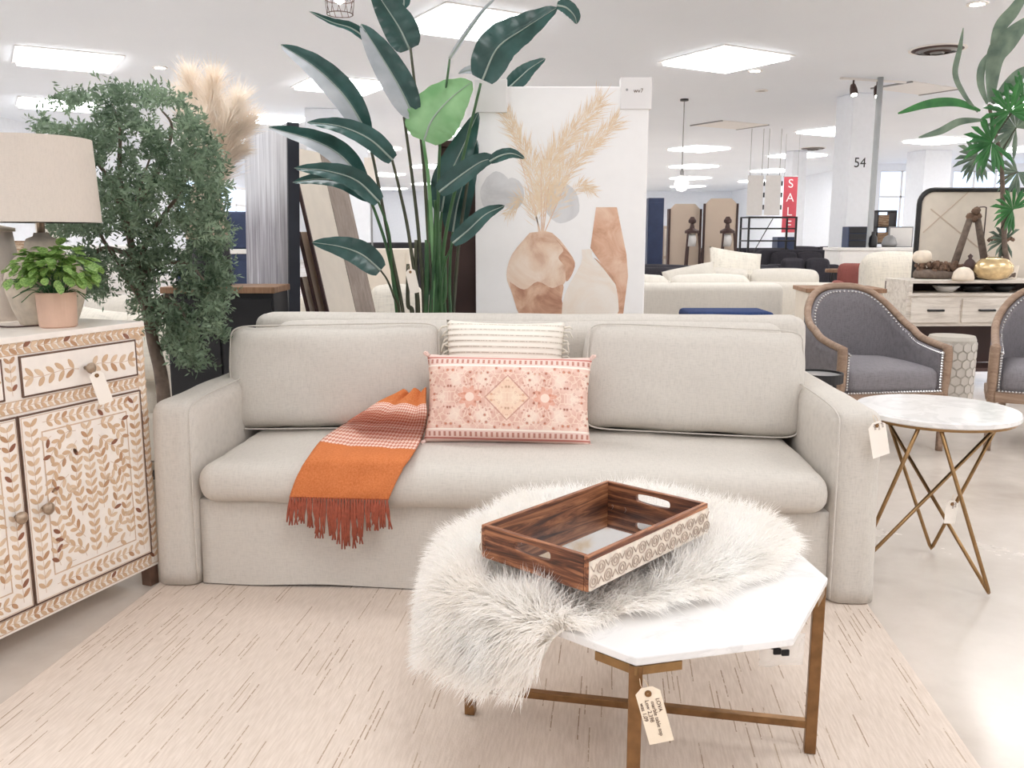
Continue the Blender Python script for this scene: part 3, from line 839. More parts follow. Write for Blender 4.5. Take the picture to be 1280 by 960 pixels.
while cnt < 84000:
    p = V((rnd.uniform(-.40, .70), rnd.uniform(1.48, 2.51)))
    if not in_hide(p): continue
    tx, ty = p.x - .198, p.y - 1.888; ca, sa = .6685, .7437
    if abs(tx * ca + ty * sa) < .245 and abs(-tx * sa + ty * ca) < .155:
        cnt += 1
        short = .74
    elif abs(tx * ca + ty * sa) < .31 and abs(-tx * sa + ty * ca) < .225: short = 1.2; cnt += 1
    else: short = 1.0; cnt += 1
    q, n = drape(p)
    out = V((p.x - ctr.x, p.y - ctr.y, 0)); out = out.normalized() if out.length > .01 else V((0, 0, 0))
    lock = V((noise.noise(V((p.x * 16, p.y * 16, 1))), noise.noise(V((p.x * 16, p.y * 16, 9))), noise.noise(V((p.x * 16, p.y * 16, 17))) * .4))
    d = (n * (.5 if short < .8 else .75 if short < 1.1 else 1.2) + out * .35 + lock * .55 + V((rnd.uniform(-.35, .35), rnd.uniform(-.35, .35), rnd.uniform(-.2, .2)))).normalized()
    near_front = max(0, 1 - abs(p.y - (1.62 + .55 * (p.x - .05))) / .12) if p.x > .05 else 0
    ln = rnd.uniform(.06, .095) * short
    best = None
    for i in range(len(HIDE)):
        a_, b_ = HIDE[i], HIDE[(i + 1) % len(HIDE)]; e_ = b_ - a_; t_ = max(0, min(1, (p - a_).dot(e_) / e_.length_squared)); dd = (p - a_ - e_ * t_).length
        if best is None or dd < best[0]: best = (dd, V((e_.y, -e_.x, 0)).normalized())
    if best[0] < .07 and inside(p): d = (d + best[1] * 1.1 * (1 - best[0] / .07)).normalized()
    strand(fb, q - V((.30, 1.96, ZF)), d, ln, .0036, .30, rnd, 3, .25)
fb.build('fur', M['fur'], FUR, kind='stuff')

# ------------------------------------------------------------------ tray
TR = thing('serving_tray', 'burnt wood tray with carved white side panels on the sheepskin', 'tray', (.198, 1.888, ZF + .073), atan2(.346, .311))
TL, TW, TH = .468, .292, .074
bt = .011
MB().box((0, 0, .005), (TL - .004, TW - .004, .01)).build('tray_base', M['burnt'], TR)
MB().box((0, 0, .0115), (TL - 2 * bt - .002, TW - 2 * bt - .002, .003)).build('mirror', M['mirror'], TR)
def slot_panel(length):
    """end panel with a rounded hand slot through it, built in the XZ plane"""
    b = MB(); h = TH; sw, sh, sz = .05, .012, .050
    ring_o, ring_i = [], []
    n = 32
    for k in range(n):
        a = 2 * pi * k / n; c_, s_ = cos(a), sin(a)
        f = max(abs(c_), abs(s_)); ring_o.append((c_ / f * length / 2, s_ / f * h / 2 + h / 2))
        ring_i.append(((sw - sh) * (1 if c_ > 0 else -1) * min(1, abs(c_) * 1.6) + sh * c_, sz + sh * s_))
    vv = []
    for y in (-bt / 2, bt / 2):
        vv += [(x, y, z) for x, z in ring_o] + [(x, y, z) for x, z in ring_i]
    ff = []
    for k in range(n):
        k2 = (k + 1) % n
        ff.append((k, k2, n + k2, n + k)); ff.append((2 * n + k, 3 * n + k, 3 * n + k2, 2 * n + k2))
        ff.append((n + k, n + k2, 3 * n + k2, 3 * n + k)); ff.append((k, 2 * n + k, 2 * n + k2, k2))
    return b.add(vv, ff)
for sg in (-1, 1):
    MB().box((0, 0, TH / 2), (TL, bt, TH)).build('long_side', M['burnt'], TR, loc=(0, sg * (TW / 2 - bt / 2), 0), bev=.0015)
    slot_panel(TW - 2 * bt - .001).build('end_side', M['burnt'], TR, loc=(sg * (TL / 2 - bt / 2), 0, 0), rot=(0, 0, pi / 2))
# carved strip on the long outer sides: whitewashed board with curled scrolls
for sg in (-1, 1):
    cp = MB().box((0, 0, 0), (TL - .004, .004, TH - .014)).build('carved_panel', M['tray_white'], TR, loc=(0, sg * (TW / 2 + .002), TH / 2 - .004))
    sc = MB()
    nsc = 19
    for i in range(nsc):
        x = -TL / 2 + TL * (i + .5) / nsc; f = 1 if i % 2 else -1
        for r_ in (.0125, .006):
            sc.tube([(x + r_ * cos(k * pi / 7), sg * .003, f * .012 + r_ * sin(k * pi / 7)) for k in range(15)], .0013, 5, False)
        sc.tube([(x - .010, sg * .003, -f * .022), (x, sg * .003, -f * .008), (x + .010, sg * .003, -f * .022)], .0013, 5)
    sc.build('scroll_carving', M['tray_dark'], cp, smooth=True)

# ------------------------------------------------------------------ round side table
ST = thing('side_table', 'round white marble side table with crossed gold rod legs', 'side table', (1.512, 3.02, 0))
MB().lathe([(0, .593), (.262, .593), (.27, .598), (.27, .612), (.265, .618), (0, .618)], 64).build('marble_top', M['marble'], ST, smooth=False, bev=0)
MB().lathe([(.232, .583), (.256, .583), (.256, .593), (.232, .593), (.232, .583)], 48).build('ring', M['brass'], ST)
def pol(r, a, z): return V((r * cos(R(a)), r * sin(R(a)), z))
FA, FB, FC = pol(.25, -59, .008), pol(.25, 58, .008), pol(.25, 180, .008)
for ft, (t1, t2) in ((FA, (118, 248)), (FB, (2, 112)), (FC, (-4, 232))):
    P1, P2 = pol(.244, t1, .585), pol(.244, t2, .585)
    mid = (P1 + P2) / 2
    k = MB().tube([P1, ft + (P1 - ft) * .03, ft + (mid - ft) * .006, ft + (P2 - ft) * .03, P2], .0068, 10)
    k.build('hairpin_leg', M['brass'], ST, smooth=True)
price_tag(tuple(at(1190, 630, 2.87)), .042, .082, R(3), R(8), ['side', 'table'], 'small white price tag hanging from the gold rods', 'paper', size=.012, knot=tuple(at(1193, 618, 2.9)))
price_tag(tuple(at(1096, 532, 2.655)), .062, .115, R(-14), R(14), ['sofa', 'now', 'sale'], 'white paper price tag hanging at the right sofa arm', 'paper', size=.013, knot=tuple(at(1092, 519, 2.69)))

# ------------------------------------------------------------------ bone inlay cabinet
CAB = thing('inlay_cabinet', 'white cabinet with tan leaf inlay, doors and drawers beside the sofa', 'cabinet', (-1.258, 2.925, 0), R(69.4))
CABM = Matrix.Translation((-1.258, 2.925, 0)) @ Matrix.Rotation(R(69.4), 4, 'Z')
CW, CD, CH = 1.03, .38, .935
body = MB().span((-CW, 0, .07), (0, CD, CH - .018)).build('body', M['inlay_white'], CAB, bev=.002)
MB().span((-CW - .006, -.006, CH - .018), (.006, CD, CH)).build('cabinet_top', M['inlay_white'], CAB, bev=.002)
for x in (-CW + .03, -.022):
    for y in (.022, CD - .03):
        MB().span((x - .02, y - .02, 0), (x + .02, y + .02, .07)).build('leg', M['inlay_edge'], CAB, bev=.002)
drw = []
for (a, b, n) in ((-.478, -.042, 0), (-.985, -.545, 1)):
    d = MB().span((a, -.006, .76), (b, .01, .872)).build('drawer', M['inlay_white'], CAB, bev=.0015); drw.append((d, a, b))
    e = MB()
    for q in (((a - .004, -.0065, .755), (b + .004, .002, .7598)), ((a - .004, -.0065, .8722), (b + .004, .002, .877)), ((a - .0045, -.0065, .756), (a - .0002, .002, .876)), ((b + .0002, -.0065, .756), (b + .0045, .002, .876))): e.span(*q)
    e.build('dark_edge', M['inlay_edge'], d)
    kx = (a + b) / 2 - (.0 if n else -.006)
    MB().lathe([(.006, 0), (.006, .014), (.016, .02), (.018, .028), (.012, .034), (0, .036)], 16, M=Matrix.Translation((kx, -.006, .812)) @ Matrix.Rotation(pi / 2, 4, 'X')).build('knob', M['knob'], d, smooth=True)
drs = []
for (a, b, kx) in ((-.502, -.037, -.452), (-.99, -.514, -.545)):
    d = MB().span((a, -.006, .128), (b, .01, .70)).build('door', M['inlay_white'], CAB, bev=.0015); drs.append((d, a, b))
    e = MB()
    for q in (((a - .004, -.0065, .123), (b + .004, .002, .1278)), ((a - .004, -.0065, .7002), (b + .004, .002, .705)), ((a - .0045, -.0065, .124), (a - .0002, .002, .704)), ((b + .0002, -.0065, .124), (b + .0045, .002, .704))): e.span(*q)
    e.build('dark_edge', M['inlay_edge'], d)
    MB().lathe([(.006, 0), (.006, .012), (.017, .018), (.019, .027), (.012, .033), (0, .035)], 16, M=Matrix.Translation((kx, -.006, .414)) @ Matrix.Rotation(pi / 2, 4, 'X')).build('knob', M['knob'], d, smooth=True)
for z in (.2, .6):
    MB().tube([(-.034, -.004, z - .03), (-.034, -.004, z + .03)], .004, 8).build('hinge', M['inlay_edge'], CAB)
# leaf inlay: one shared pointed-leaf tile per tint, laid along vines
lp_ = []
for k in range(12):
    t = k / 12; a = 2 * pi * t
    lp_.append((.5 * cos(a), .5 * sin(a) * (abs(sin(a)) ** .35) * .98))
leaf_me = []
for m in INL:
    o = MB().prism(lp_, 0, .0012, Matrix.Rotation(pi / 2, 4, 'X')).build('leaf', m, body); leaf_me.append(o.data); bpy.data.objects.remove(o)
rnd = random.Random(21)
count = {}
class Inlay:
    """places leaf tiles on a part; the first ones are pieces of their own, the rest are joined"""
    def __init__(s, parent, y0, limit): s.p = parent; s.y = y0; s.lim = limit; s.n = 0; s.rest = [MB() for _ in INL]; s.line = MB()
    def leaf(s, x, z, ang, ln, wd):
        c = rnd.choices((0, 1, 2, 3), (52, 30, 15, 4))[0]
        if s.n < s.lim:
            o = link('leaf', leaf_me[c], None, s.p, loc=(x, s.y, z), rot=(0, -ang, 0)); o.scale = (ln, 1, wd)
        else:
            s.rest[c].prism(lp_, 0, .0012, Matrix.Translation((x, s.y, z)) @ Matrix.Rotation(-ang, 4, 'Y') @ Matrix.Diagonal((ln, 1, wd, 1)) @ Matrix.Rotation(pi / 2, 4, 'X'))
        s.n += 1
    def vine(s, pts, step=.022, ln=.027, wd=.0125, spread=.75, stem=True, both=True, sides=1.0, off=.5):
        P = [V((p[0], 0, p[1])) for p in pts]
        seg = [(P[i + 1] - P[i]).length for i in range(len(P) - 1)]; tot = sum(seg)
        if stem:
            for i in range(len(P) - 1):
                d = P[i + 1] - P[i]; nn = V((-d.z, 0, d.x)).normalized() * .0008
                s.line.add([P[i] - nn + V((0, s.y - .0006, 0)), P[i + 1] - nn + V((0, s.y - .0006, 0)), P[i + 1] + nn + V((0, s.y - .0006, 0)), P[i] + nn + V((0, s.y - .0006, 0))], [(0, 1, 2, 3)])
        n = max(1, int(tot / step)); k = 0
        for i in range(n):
            t = (i + .5) * tot / n; j = 0; acc = 0
            while j < len(seg) - 1 and acc + seg[j] < t: acc += seg[j]; j += 1
            q = P[j].lerp(P[j + 1], (t - acc) / seg[j]); d = (P[j + 1] - P[j]).normalized(); a = atan2(d.z, d.x)
            for sd in ((-1, 1) if both else ((-1,) if i % 2 else (1,))):
                b = a + sd * spread + rnd.uniform(-.08, .08); l = ln * rnd.uniform(.9, 1.08)
                sh = (i % 2) * 0
                s.leaf(q.x + cos(b) * (l * off + .002), q.z + sin(b) * (l * off + .002), b, l, wd * rnd.uniform(.92, 1.06))
    def frame(s, x0, z0, x1, z1, w_=.003):
        for (a, b, c, d) in ((x0, z0, x1, z0 + w_), (x0, z1 - w_, x1, z1), (x0, z0 + w_, x0 + w_, z1 - w_), (x1 - w_, z0 + w_, x1, z1 - w_)):
            y = s.y - .0008; s.line.add([(a, y, b), (c, y, b), (c, y, d), (a, y, d)], [(0, 1, 2, 3)])
    def done(s):
        for m, r_ in zip(INL, s.rest):
            if r_.v: r_.build('leaf_inlay', m, s.p, kind='stuff')
        if s.line.v: s.line.build('inlay_stem', M['inlay_line'], s.p, kind='stuff')
def straight(a, b, n=6): return [(a[0] + (b[0] - a[0]) * i / n, a[1] + (b[1] - a[1]) * i / n) for i in range(n + 1)]
I = Inlay(body, -.0002, 290)
I.vine(straight((-.64, .902), (-.004, .902)), .023, .031, .0135, .62)
I.vine(straight((-.0185, .09), (-.0185, .885)), .026, .026, .0125, .75)
I.vine(straight((-.64, .7305), (-.04, .7305)), .023, .024, .0125, .7)
I.vine(straight((-.64, .098), (-.04, .098)), .023, .026, .0125, .7)
I.vine(straight((-.511, .765), (-.511, .872)), .024, .024, .012, .75)
I.vine(straight((-CW + .01, .902), (-.64, .902)), .023, .031, .0135, .62)
I.vine(straight((-CW + .01, .7305), (-.64, .7305)), .023, .024, .0125, .7)
I.vine(straight((-CW + .01, .098), (-.64, .098)), .023, .026, .0125, .7)
I.vine(straight((-CW + .02, .09), (-CW + .02, .885)), .026, .026, .0125, .75)
I.frame(-CW + .002, .881, -.002, .914, .003); I.frame(-.036, .08, -.001, .88, .003); I.frame(-CW + .002, .712, -.038, .75, .003); I.frame(-CW + .002, .078, -.038, .119, .003)
I.done()
# right side of the cabinet facing the sofa
SI = MB()
for (d, a, b) in drw:
    J = Inlay(d, -.0062, 200); c = (a + b) / 2
    for sg in (-1, 1):
        J.vine(smoothpath([(c + sg * .018, 0, .812), (c + sg * .10, 0, .822), (c + sg * .19, 0, .812)], 5) and [(c + sg * .018, .812), (c + sg * .06, .819), (c + sg * .10, .815), (c + sg * .15, .809), (c + sg * .2, .812)], .034, .036, .0165, .8)
        J.leaf(c + sg * .205, .812, 0, .024, .012)
    J.done()
for (d, a, b) in drs:
    J = Inlay(d, -.0062, 300); w_ = b - a
    x0, x1, z0, z1 = a + .068, b - .064, .193, .645
    J.frame(a + .003, .131, b - .003, .697, .0022); J.frame(x0, z0, x1, z1, .004)
    c = (x0 + x1) / 2
    # scrolling vines, mirrored about the middle
    for sg in (-1, 1):
        def q(u, v): return (c + sg * u * (x1 - x0) / 2, z0 + v * (z1 - z0))
        for ctrl in (([(0, .02), (.0, .3), (.0, .6), (.0, .97)],) if sg > 0 else ()) + (
                     [(.24, .04), (.34, .12), (.58, .16), (.76, .24), (.84, .36)], [(.24, .18), (.40, .26), (.58, .36), (.60, .48), (.48, .56)],
                     [(.26, .34), (.26, .46), (.34, .58), (.30, .70), (.24, .80)], [(.84, .05), (.90, .14), (.88, .24)],
                     [(.50, .66), (.66, .62), (.80, .54), (.88, .44)], [(.26, .88), (.46, .80), (.66, .76), (.84, .68), (.90, .58)], [(.26, .95), (.5, .95), (.72, .88), (.88, .80)], [(.5, .045), (.68, .05)], [(.80, .955), (.92, .93)]):
            pts2 = [q(*p) for p in ctrl]; sp = smoothpath([(p[0], 0, p[1]) for p in pts2], 4)
            J.vine([(p.x, p.z) for p in sp], .0255, .030, .0135, .72)
    J.vine(straight((a + .034, .15), (a + .034, .68)), .028, .029, .014, .8)
    J.vine(straight((b - .032, .15), (b - .032, .68)), .028, .029, .014, .8)
    J.vine(straight((a + .075, .672), (b - .06, .672)), .026, .028, .0135, .75)
    J.vine(straight((a + .075, .162), (b - .06, .162)), .026, .028, .0135, .75)
    J.done()
kn = CABM @ V((-.252, -.045, .805))
price_tag(tuple(kn + V((.008, -.01, -.014))), .042, .105, R(-14), R(38), ['', ''], 'blank cream price tag hanging from the cabinet drawer knob', 'paper', knot=tuple(kn))
kn2 = None

# ------------------------------------------------------------------ lamp, plant and jar on the cabinet
lx, ly = -1.535, 2.86
LM = thing('table_lamp', 'pitted grey ceramic table lamp with a linen drum shade', 'lamp', (lx, ly, CH))
MB().lathe([(0, 0), (.085, 0), (.088, .008), (.104, .05), (.118, .10), (.122, .14), (.112, .18), (.085, .215), (.056, .235), (.052, .262), (.046, .276), (.026, .284), (.022, .296), (.0, .296)], 40).build('lamp_base', M['concrete'], LM, smooth=True)
MB().tube([(0, 0, .29), (0, 0, .42)], .012, 10).build('socket', M['knob'], LM, smooth=True)
MB().lathe([(.183, .328), (.172, .592), (.169, .592), (.180, .328), (.183, .328)], 56).build('lamp_shade', M['shade'], LM, smooth=False)
sp = MB()
for a in range(3): sp.tube([(0, 0, .41), (.17 * cos(a * 2.1), (.17) * sin(a * 2.1), .575)], .003, 6)
sp.build('shade_spider', M['knob'], LM)
MB().tube(smoothpath([(.07, -.08, .005), (-.03, -.16, .004), (-.12, -.12, .004), (-.2, -.1, .004)], 6), .003, 6).build('cord', M['brown'], LM, smooth=True)
pp_ = onz(61, 411, CH)
HB = thing('potted_herb', 'small bushy green plant in a pale terracotta pot on the cabinet', 'plant', (pp_.x, pp_.y + .06, CH))
MB().lathe([(0, 0), (.050, 0), (.055, .004), (.059, .105), (.057, .11), (.052, .11), (.050, .085), (0, .085)], 36).build('pot', M['terracotta'], HB, smooth=False)
MB().lathe([(0, .088), (.050, .086)], 24).build('soil', M['soil'], HB)
rnd = random.Random(5)
rl = MB()
rl.add([(0, 0, 0), (.5, -.32, .06), (1, 0, -.06), (.5, .32, .06), (.2, -.24, .03), (.8, -.22, .02), (.8, .22, .02), (.2, .24, .03), (.5, 0, 0)],
       [(0, 4, 8), (4, 1, 8), (1, 5, 8), (5, 2, 8), (2, 6, 8), (6, 3, 8), (3, 7, 8), (7, 0, 8)])
o = rl.build('leaf', M['herb'], HB, smooth=True); leaf_herb = o.data; bpy.data.objects.remove(o)
st = MB()
for i in range(46):
    a = rnd.uniform(0, 2 * pi); r_ = .135 * rnd.random() ** .6 + .01; h = rnd.uniform(.12, .215) * (1.0 - (r_ / .22) ** 2)
    base = V((rnd.uniform(-.03, .03), rnd.uniform(-.03, .03), .085)); tip = V((r_ * cos(a), r_ * sin(a) * .8, .05 + h))
    if r_ > .095: tip.z = rnd.uniform(.07, .16)
    path = smoothpath([base, base.lerp(tip, .5) + V((0, 0, .03)), tip], 4); st.tube(path, .0014, 5)
st.build('stems', M['stem'], HB, kind='stuff')
for i in range(292):
    th = rnd.uniform(0, 2 * pi); ph = rnd.uniform(-.28, 1.45); k = rnd.uniform(.62, 1.0)
    d = V((cos(th) * cos(ph), sin(th) * cos(ph), sin(ph))); q = V((d.x * .135 * k, d.y * .12 * k, .165 + d.z * .095 * k))
    if (V((q.x + HB.location.x - lx, q.y + HB.location.y - ly))).length < .145: q = q * .6 + V((.03, -.07, .08))
    l = link('leaf', leaf_herb, None, HB, loc=tuple(q), rot=(rnd.uniform(-.5, .5), .75 - ph * .75 + rnd.uniform(-.35, .35), th + rnd.uniform(-.6, .6)))
    s_ = rnd.uniform(.028, .042); l.scale = (s_, s_ * 1.2, s_)
vj = onz(-12, 402, CH)
VJ = thing('ceramic_jar', 'tall cream pitted jar at the left picture edge on the cabinet', 'jar', (vj.x, vj.y + .06, CH))
MB().lathe([(0, 0), (.07, 0), (.082, .02), (.086, .1), (.08, .18), (.068, .24), (.06, .3), (.056, .3), (.062, .24), (.0, .2)], 36).build('jar_body', M['shade'], VJ, smooth=True)
MB().lathe([(.07, .3), (.07, .312), (.02, .322), (.016, .345), (0, .35)], 30).build('lid', M['concrete'], VJ, smooth=True)

# ------------------------------------------------------------------ leafy tree behind the cabinet
tb = V((-1.40, 3.42, 0))
TREE = thing('potted_tree', 'bushy small leaved green tree standing behind the inlay cabinet', 'tree', tuple(tb))
MB().lathe([(0, 0), (.13, 0), (.16, .28), (.15, .28), (.14, .25), (0, .25)], 28).build('pot', M['concrete'], TREE)
MB().lathe([(0, .255), (.142, .252)], 20).build('soil', M['soil'], TREE)
TY = 3.42
def tl(px, py, dy=0): return at(px, py, TY + dy) - tb
trunk = [V((0, 0, .25)), tl(203, 480), tl(192, 430), tl(183, 385), tl(173, 345, .02), tl(163, 300, .03), tl(150, 240, .04)]
MB().tube(smoothpath(trunk, 5), [.030 - .020 * i / 30 for i in range(31)], 9).build('trunk', M['bark'], TREE, smooth=True)
rnd = random.Random(31)
bt_ = MB(); ends = []
for (c, dy) in (([(176, 365), (165, 320), (168, 260), (190, 190)], .0), ([(170, 340), (190, 290), (225, 240), (245, 190)], -.1), ([(182, 385), (150, 330), (125, 290), (120, 230)], .1), ([(172, 345), (200, 330), (235, 330), (255, 350)], -.15),
                ([(160, 290), (140, 230), (110, 190), (85, 160)], .12), ([(163, 300), (150, 220), (150, 160), (140, 130)], 0), ([(168, 260), (200, 210), (215, 160), (200, 135)], .1), ([(185, 395), (205, 370), (225, 385), (240, 420)], -.1),
                ([(190, 430), (200, 395), (215, 380), (235, 395)], .05), ([(165, 320), (130, 310), (105, 330), (90, 350)], -.05)):
    p = smoothpath([tl(q[0], q[1], dy * i / 3) for i, q in enumerate(c)], 5); bt_.tube(p, [.012 - .009 * i / (len(p) - 1) for i in range(len(p))], 6)
bt_.build('branches', M['bark'], TREE, smooth=True, kind='stuff')
lf = MB()
def in_crown(px, py):
    # outline of the crown, as ellipses in metres about the trunk
    for (cx, cy, rx, ry) in ((150, 175, 105, 66), (195, 220, 88, 84), (135, 260, 76, 74), (222, 345, 66, 76), (165, 330, 60, 50), (120, 310, 44, 60), (262, 290, 24, 60), (240, 415, 44, 45), (110, 150, 62, 34), (190, 170, 60, 60)):
        if ((px - cx) / rx) ** 2 + ((py - cy) / ry) ** 2 < 1: return True
    return False
nl = 0
while nl < 2700:
    px, py = rnd.uniform(30, 300), rnd.uniform(95, 465)
    if not in_crown(px, py): continue
    if noise.noise(V((px / 32, py / 32, 2))) < -.2: continue
    nl += 1
    dy = rnd.uniform(-.30, .36) * (.55 if py > 300 else 1)
    p = tl(px, py, dy); d = V((rnd.uniform(-1, 1), rnd.uniform(-1, 1), rnd.uniform(-.6, .9))).normalized()
    twig = rnd.uniform(.05, .10); sd = d.orthogonal().normalized()
    for k in range(11):
        q = p + d * twig * (k / 10 - .4); a = rnd.uniform(0, 2 * pi)
        o_ = (sd * cos(a) + d.cross(sd) * sin(a)) * .8 + d * .55; o_.normalize()
        l = rnd.uniform(.018, .034); n_ = o_.cross(V((rnd.uniform(-1, 1), rnd.uniform(-1, 1), rnd.uniform(-1, 1)))).normalized() * l * .17
        m_ = q + o_ * l * .5
        i0 = len(lf.v); lf.v += [tuple(q), tuple(m_ + n_), tuple(q + o_ * l), tuple(m_ - n_)]; lf.f.append((i0, i0 + 1, i0 + 2, i0 + 3))
lf.build('foliage', M['tree'], TREE, kind='stuff')

# ------------------------------------------------------------------ dark console, pampas vase and leaning boards
DC = thing('dark_console', 'black console with a brown wood top behind the sofa', 'console', (-1.36, 4.20, 0))
MB().span((-.27, -.13, .04), (.24, .13, .955)).build('body', M['dark'], DC, bev=.003)
MB().span((-.285, -.15, .955), (.25, .14, .985)).build('console_top', M['oak'], DC, bev=.003)
for sx in (-.25, .22):
    for sy in (-.11, .11): MB().span((sx - .02, sy - .02, 0), (sx + .02, sy + .02, .04)).build('foot', M['black'], DC)
for sg in (-1, 1): MB().span((-.0145 + sg * .125 - .12, -.14, .1), (-.0145 + sg * .125 + .12, -.128, .93)).build('door', M['dark'], DC, bev=.002)
px_ = at(262, 340, 4.22)
PV = thing('pampas_vase', 'tall two tone vase with peach pampas plumes on the black console', 'vase', (px_.x, 4.22, .985))
MB().lathe([(0, 0), (.10, 0), (.105, .02), (.098, .22), (.094, .22), (.094, .0205)], 32).build('vase_base', M['dark'], PV, smooth=True)
MB().lathe([(.098, .22), (.092, .32), (.072, .42), (.058, .47), (.050, .47), (.06, .40), (.08, .3), (.086, .22)], 32).build('vase_body', M['beige_board'], PV, smooth=True)
rnd = random.Random(13)
for (tx, ty, wd, dy) in ((238, 92, 1.0, 0), (262, 112, .9, .06), (300, 122, 1.0, -.05), (282, 140, .9, .07), (250, 150, .9, -.08), (276, 170, .8, 0), (262, 190, .85, .05), (230, 118, 1.0, .08), (312, 150, 1.0, .0), (268, 96, 1.0, -.04), (296, 190, .9, .03)):
    pb_ = V((0, 0, .40)); tip = at(tx, ty, 4.22 + dy) - V((px_.x, 4.22, .985))
    path = smoothpath([pb_, pb_.lerp(tip, .45) + V((0, 0, .05)), tip], 8)
    plm = MB().tube(path, [.004 - .003 * i / (len(path) - 1) for i in range(len(path))], 5).build('plume_stalk', M['pampas'], PV)
    f = MB()
    for k in range(1700):
        t = rnd.random() ** .8; i = int(t * (len(path) - 1)); i = max(2, i); q = path[i]
        ax = (path[min(i + 1, len(path) - 1)] - path[i - 1]).normalized()
        d = (ax * .75 + V((rnd.uniform(-1, 1), rnd.uniform(-1, 1), rnd.uniform(-.4, .5))) * .55).normalized()
        strand(f, q, d, rnd.uniform(.11, .23) * wd * (1.15 - .5 * t), .0034, .10, rnd, 3, .15)
    f.build('plume', M['pampas'], plm, kind='stuff')

def slab(corners, thick, name, mats, label, cat, frame=None):
    """flat rectangular board given by bottom-near, bottom-far and a top-near corner"""
    a, b, c = [V(p) for p in corners]
    t = thing(name, label, cat, tuple(a)); u = b - a; v = c - a; n = u.cross(v).normalized() * thick
    mb = MB(); P = [V((0, 0, 0)), u, u + v, v]
    mb.add(P + [p + n for p in P], [(0, 1, 2, 3), (7, 6, 5, 4), (0, 4, 5, 1), (1, 5, 6, 2), (2, 6, 7, 3), (3, 7, 4, 0)])
    mb.build('board', mats[0], t)
    uh, vh = u.normalized(), v.normalized(); e = n.normalized() * .003
    for (side, fw, mt) in mats[1:]:
        p0, du, dv = {'near': (uh * -.001, uh * fw, v), 'far': (u - uh * fw, uh * fw, v), 'top': (v - vh * fw, u, vh * fw)}[side]
        k = MB(); q = [p0, p0 + du, p0 + du + dv, p0 + dv]
        k.add([x - e for x in q] + [x + n + e for x in q], [(0, 1, 2, 3), (7, 6, 5, 4), (0, 4, 5, 1), (1, 5, 6, 2), (2, 6, 7, 3), (3, 7, 4, 0)])
        k.build('frame_strip', M[mt], t)
    return t
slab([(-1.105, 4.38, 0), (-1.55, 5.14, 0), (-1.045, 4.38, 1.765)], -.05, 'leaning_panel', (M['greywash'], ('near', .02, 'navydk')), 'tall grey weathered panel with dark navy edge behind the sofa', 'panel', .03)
slab([(-.945, 4.64, 0), (-.797, 5.24, 0), (-1.15, 4.69, 1.0)], .010, 'leaning_panel', (M['cream'], ('near', .012, 'brown')), 'short pale board leaning leftmost beside the grey panel', 'panel')
slab([(-.89, 4.62, 0), (-.742, 5.22, 0), (-1.145, 4.68, 1.24)], .010, 'leaning_panel', (M['beige_board'], ('near', .012, 'brown')), 'medium beige board leaning in the middle of the stack', 'panel')
slab([(-.83, 4.60, 0), (-.682, 5.20, 0), (-1.178, 4.68, 1.68)], .012, 'leaning_panel', (M['cream'], ('near', .012, 'brown'), ('far', .27, 'board_frame')), 'tall cream board with wide taupe border leaning frontmost', 'panel')

# ------------------------------------------------------------------ bird of paradise plant
PY = 4.12
pb = V(((528 - 640) / FPX * PY, PY, 0))
BOP = thing('bird_of_paradise', 'tall bird of paradise plant with long dark leaves behind the sofa', 'plant', tuple(pb))
MB().lathe([(0, 0), (.13, 0), (.165, .34), (.155, .34), (.145, .30), (0, .30)], 32).build('pot', M['dark'], BOP)
MB().lathe([(0, .312), (.147, .308)], 24).build('soil', M['soil'], BOP)
def big_leaf(ctrl, wpx, dy=0.0, fold=.5, two=False, mat='bop', yaw=0.0, taper=.75, tip=1.0, swap=False, dys=None):
    n = len(ctrl)
    path = smoothpath([at(c[0], c[1], PY + (dys[i] if dys else dy)) - pb for i, c in enumerate(ctrl)], 8)
    W = wpx / FPX * (PY + dy) / 2; m = len(path); vv = []; ff = []; mi = []
    K = 4
    for i, p in enumerate(path):
        t = i / (m - 1)
        tg = (path[min(i + 1, m - 1)] - path[max(i - 1, 0)]).normalized()
        nrm = V((sin(yaw), -cos(yaw), .25)); nrm = (nrm - tg * nrm.dot(tg)).normalized(); sd = tg.cross(nrm).normalized()
        wv = W * (max(0.0, sin(pi * min(1, (t * .96 + .035)) ** taper))) ** .62 * (1 if t < .98 else .5)
        for k in range(-K, K + 1):
            u = k / K; a = fold * (1 if k >= 0 else -1)
            rip = .012 * sin(t * 40 + k) * abs(u) * W * 4
            vv.append(p + sd * (u * wv * cos(fold)) + nrm * (abs(u) * wv * sin(fold) - .15 * wv * u * u + rip))
    N = 2 * K + 1
    for i in range(m - 1):
        for k in range(2 * K):
            ff.append((i * N + k, i * N + k + 1, (i + 1) * N + k + 1, (i + 1) * N + k))
            mi.append(1 if (two and ((k < K) != swap)) else 0)
    b = MB(); b.add(vv, ff); o = b.build('leaf', M[mat], BOP, smooth=True)
    if two:
        o.data.materials.append(M['bop_under']); o.data.polygons.foreach_set('material_index', mi)
    rib = MB().tube([p + V((0, -.002, 0)) for p in path], [.0055 * (1 - .8 * i / (m - 1)) for i in range(m)], 6)
    rib.build('midrib', M['midrib'], o, smooth=True)
    return path[0]
def stem(ctrl, r0, r1, mat='stem', dys=None):
    p = smoothpath([at(c[0], c[1], PY + (dys[i] if dys else 0)) - pb if len(c) == 2 else V(c) for i, c in enumerate(ctrl)], 8)
    MB().tube(p, [r0 + (r1 - r0) * i / (len(p) - 1) for i in range(len(p))], 8).build('stem', M[mat], BOP, smooth=True)
def b0(dx, dz=.31): return (dx, 0, dz)
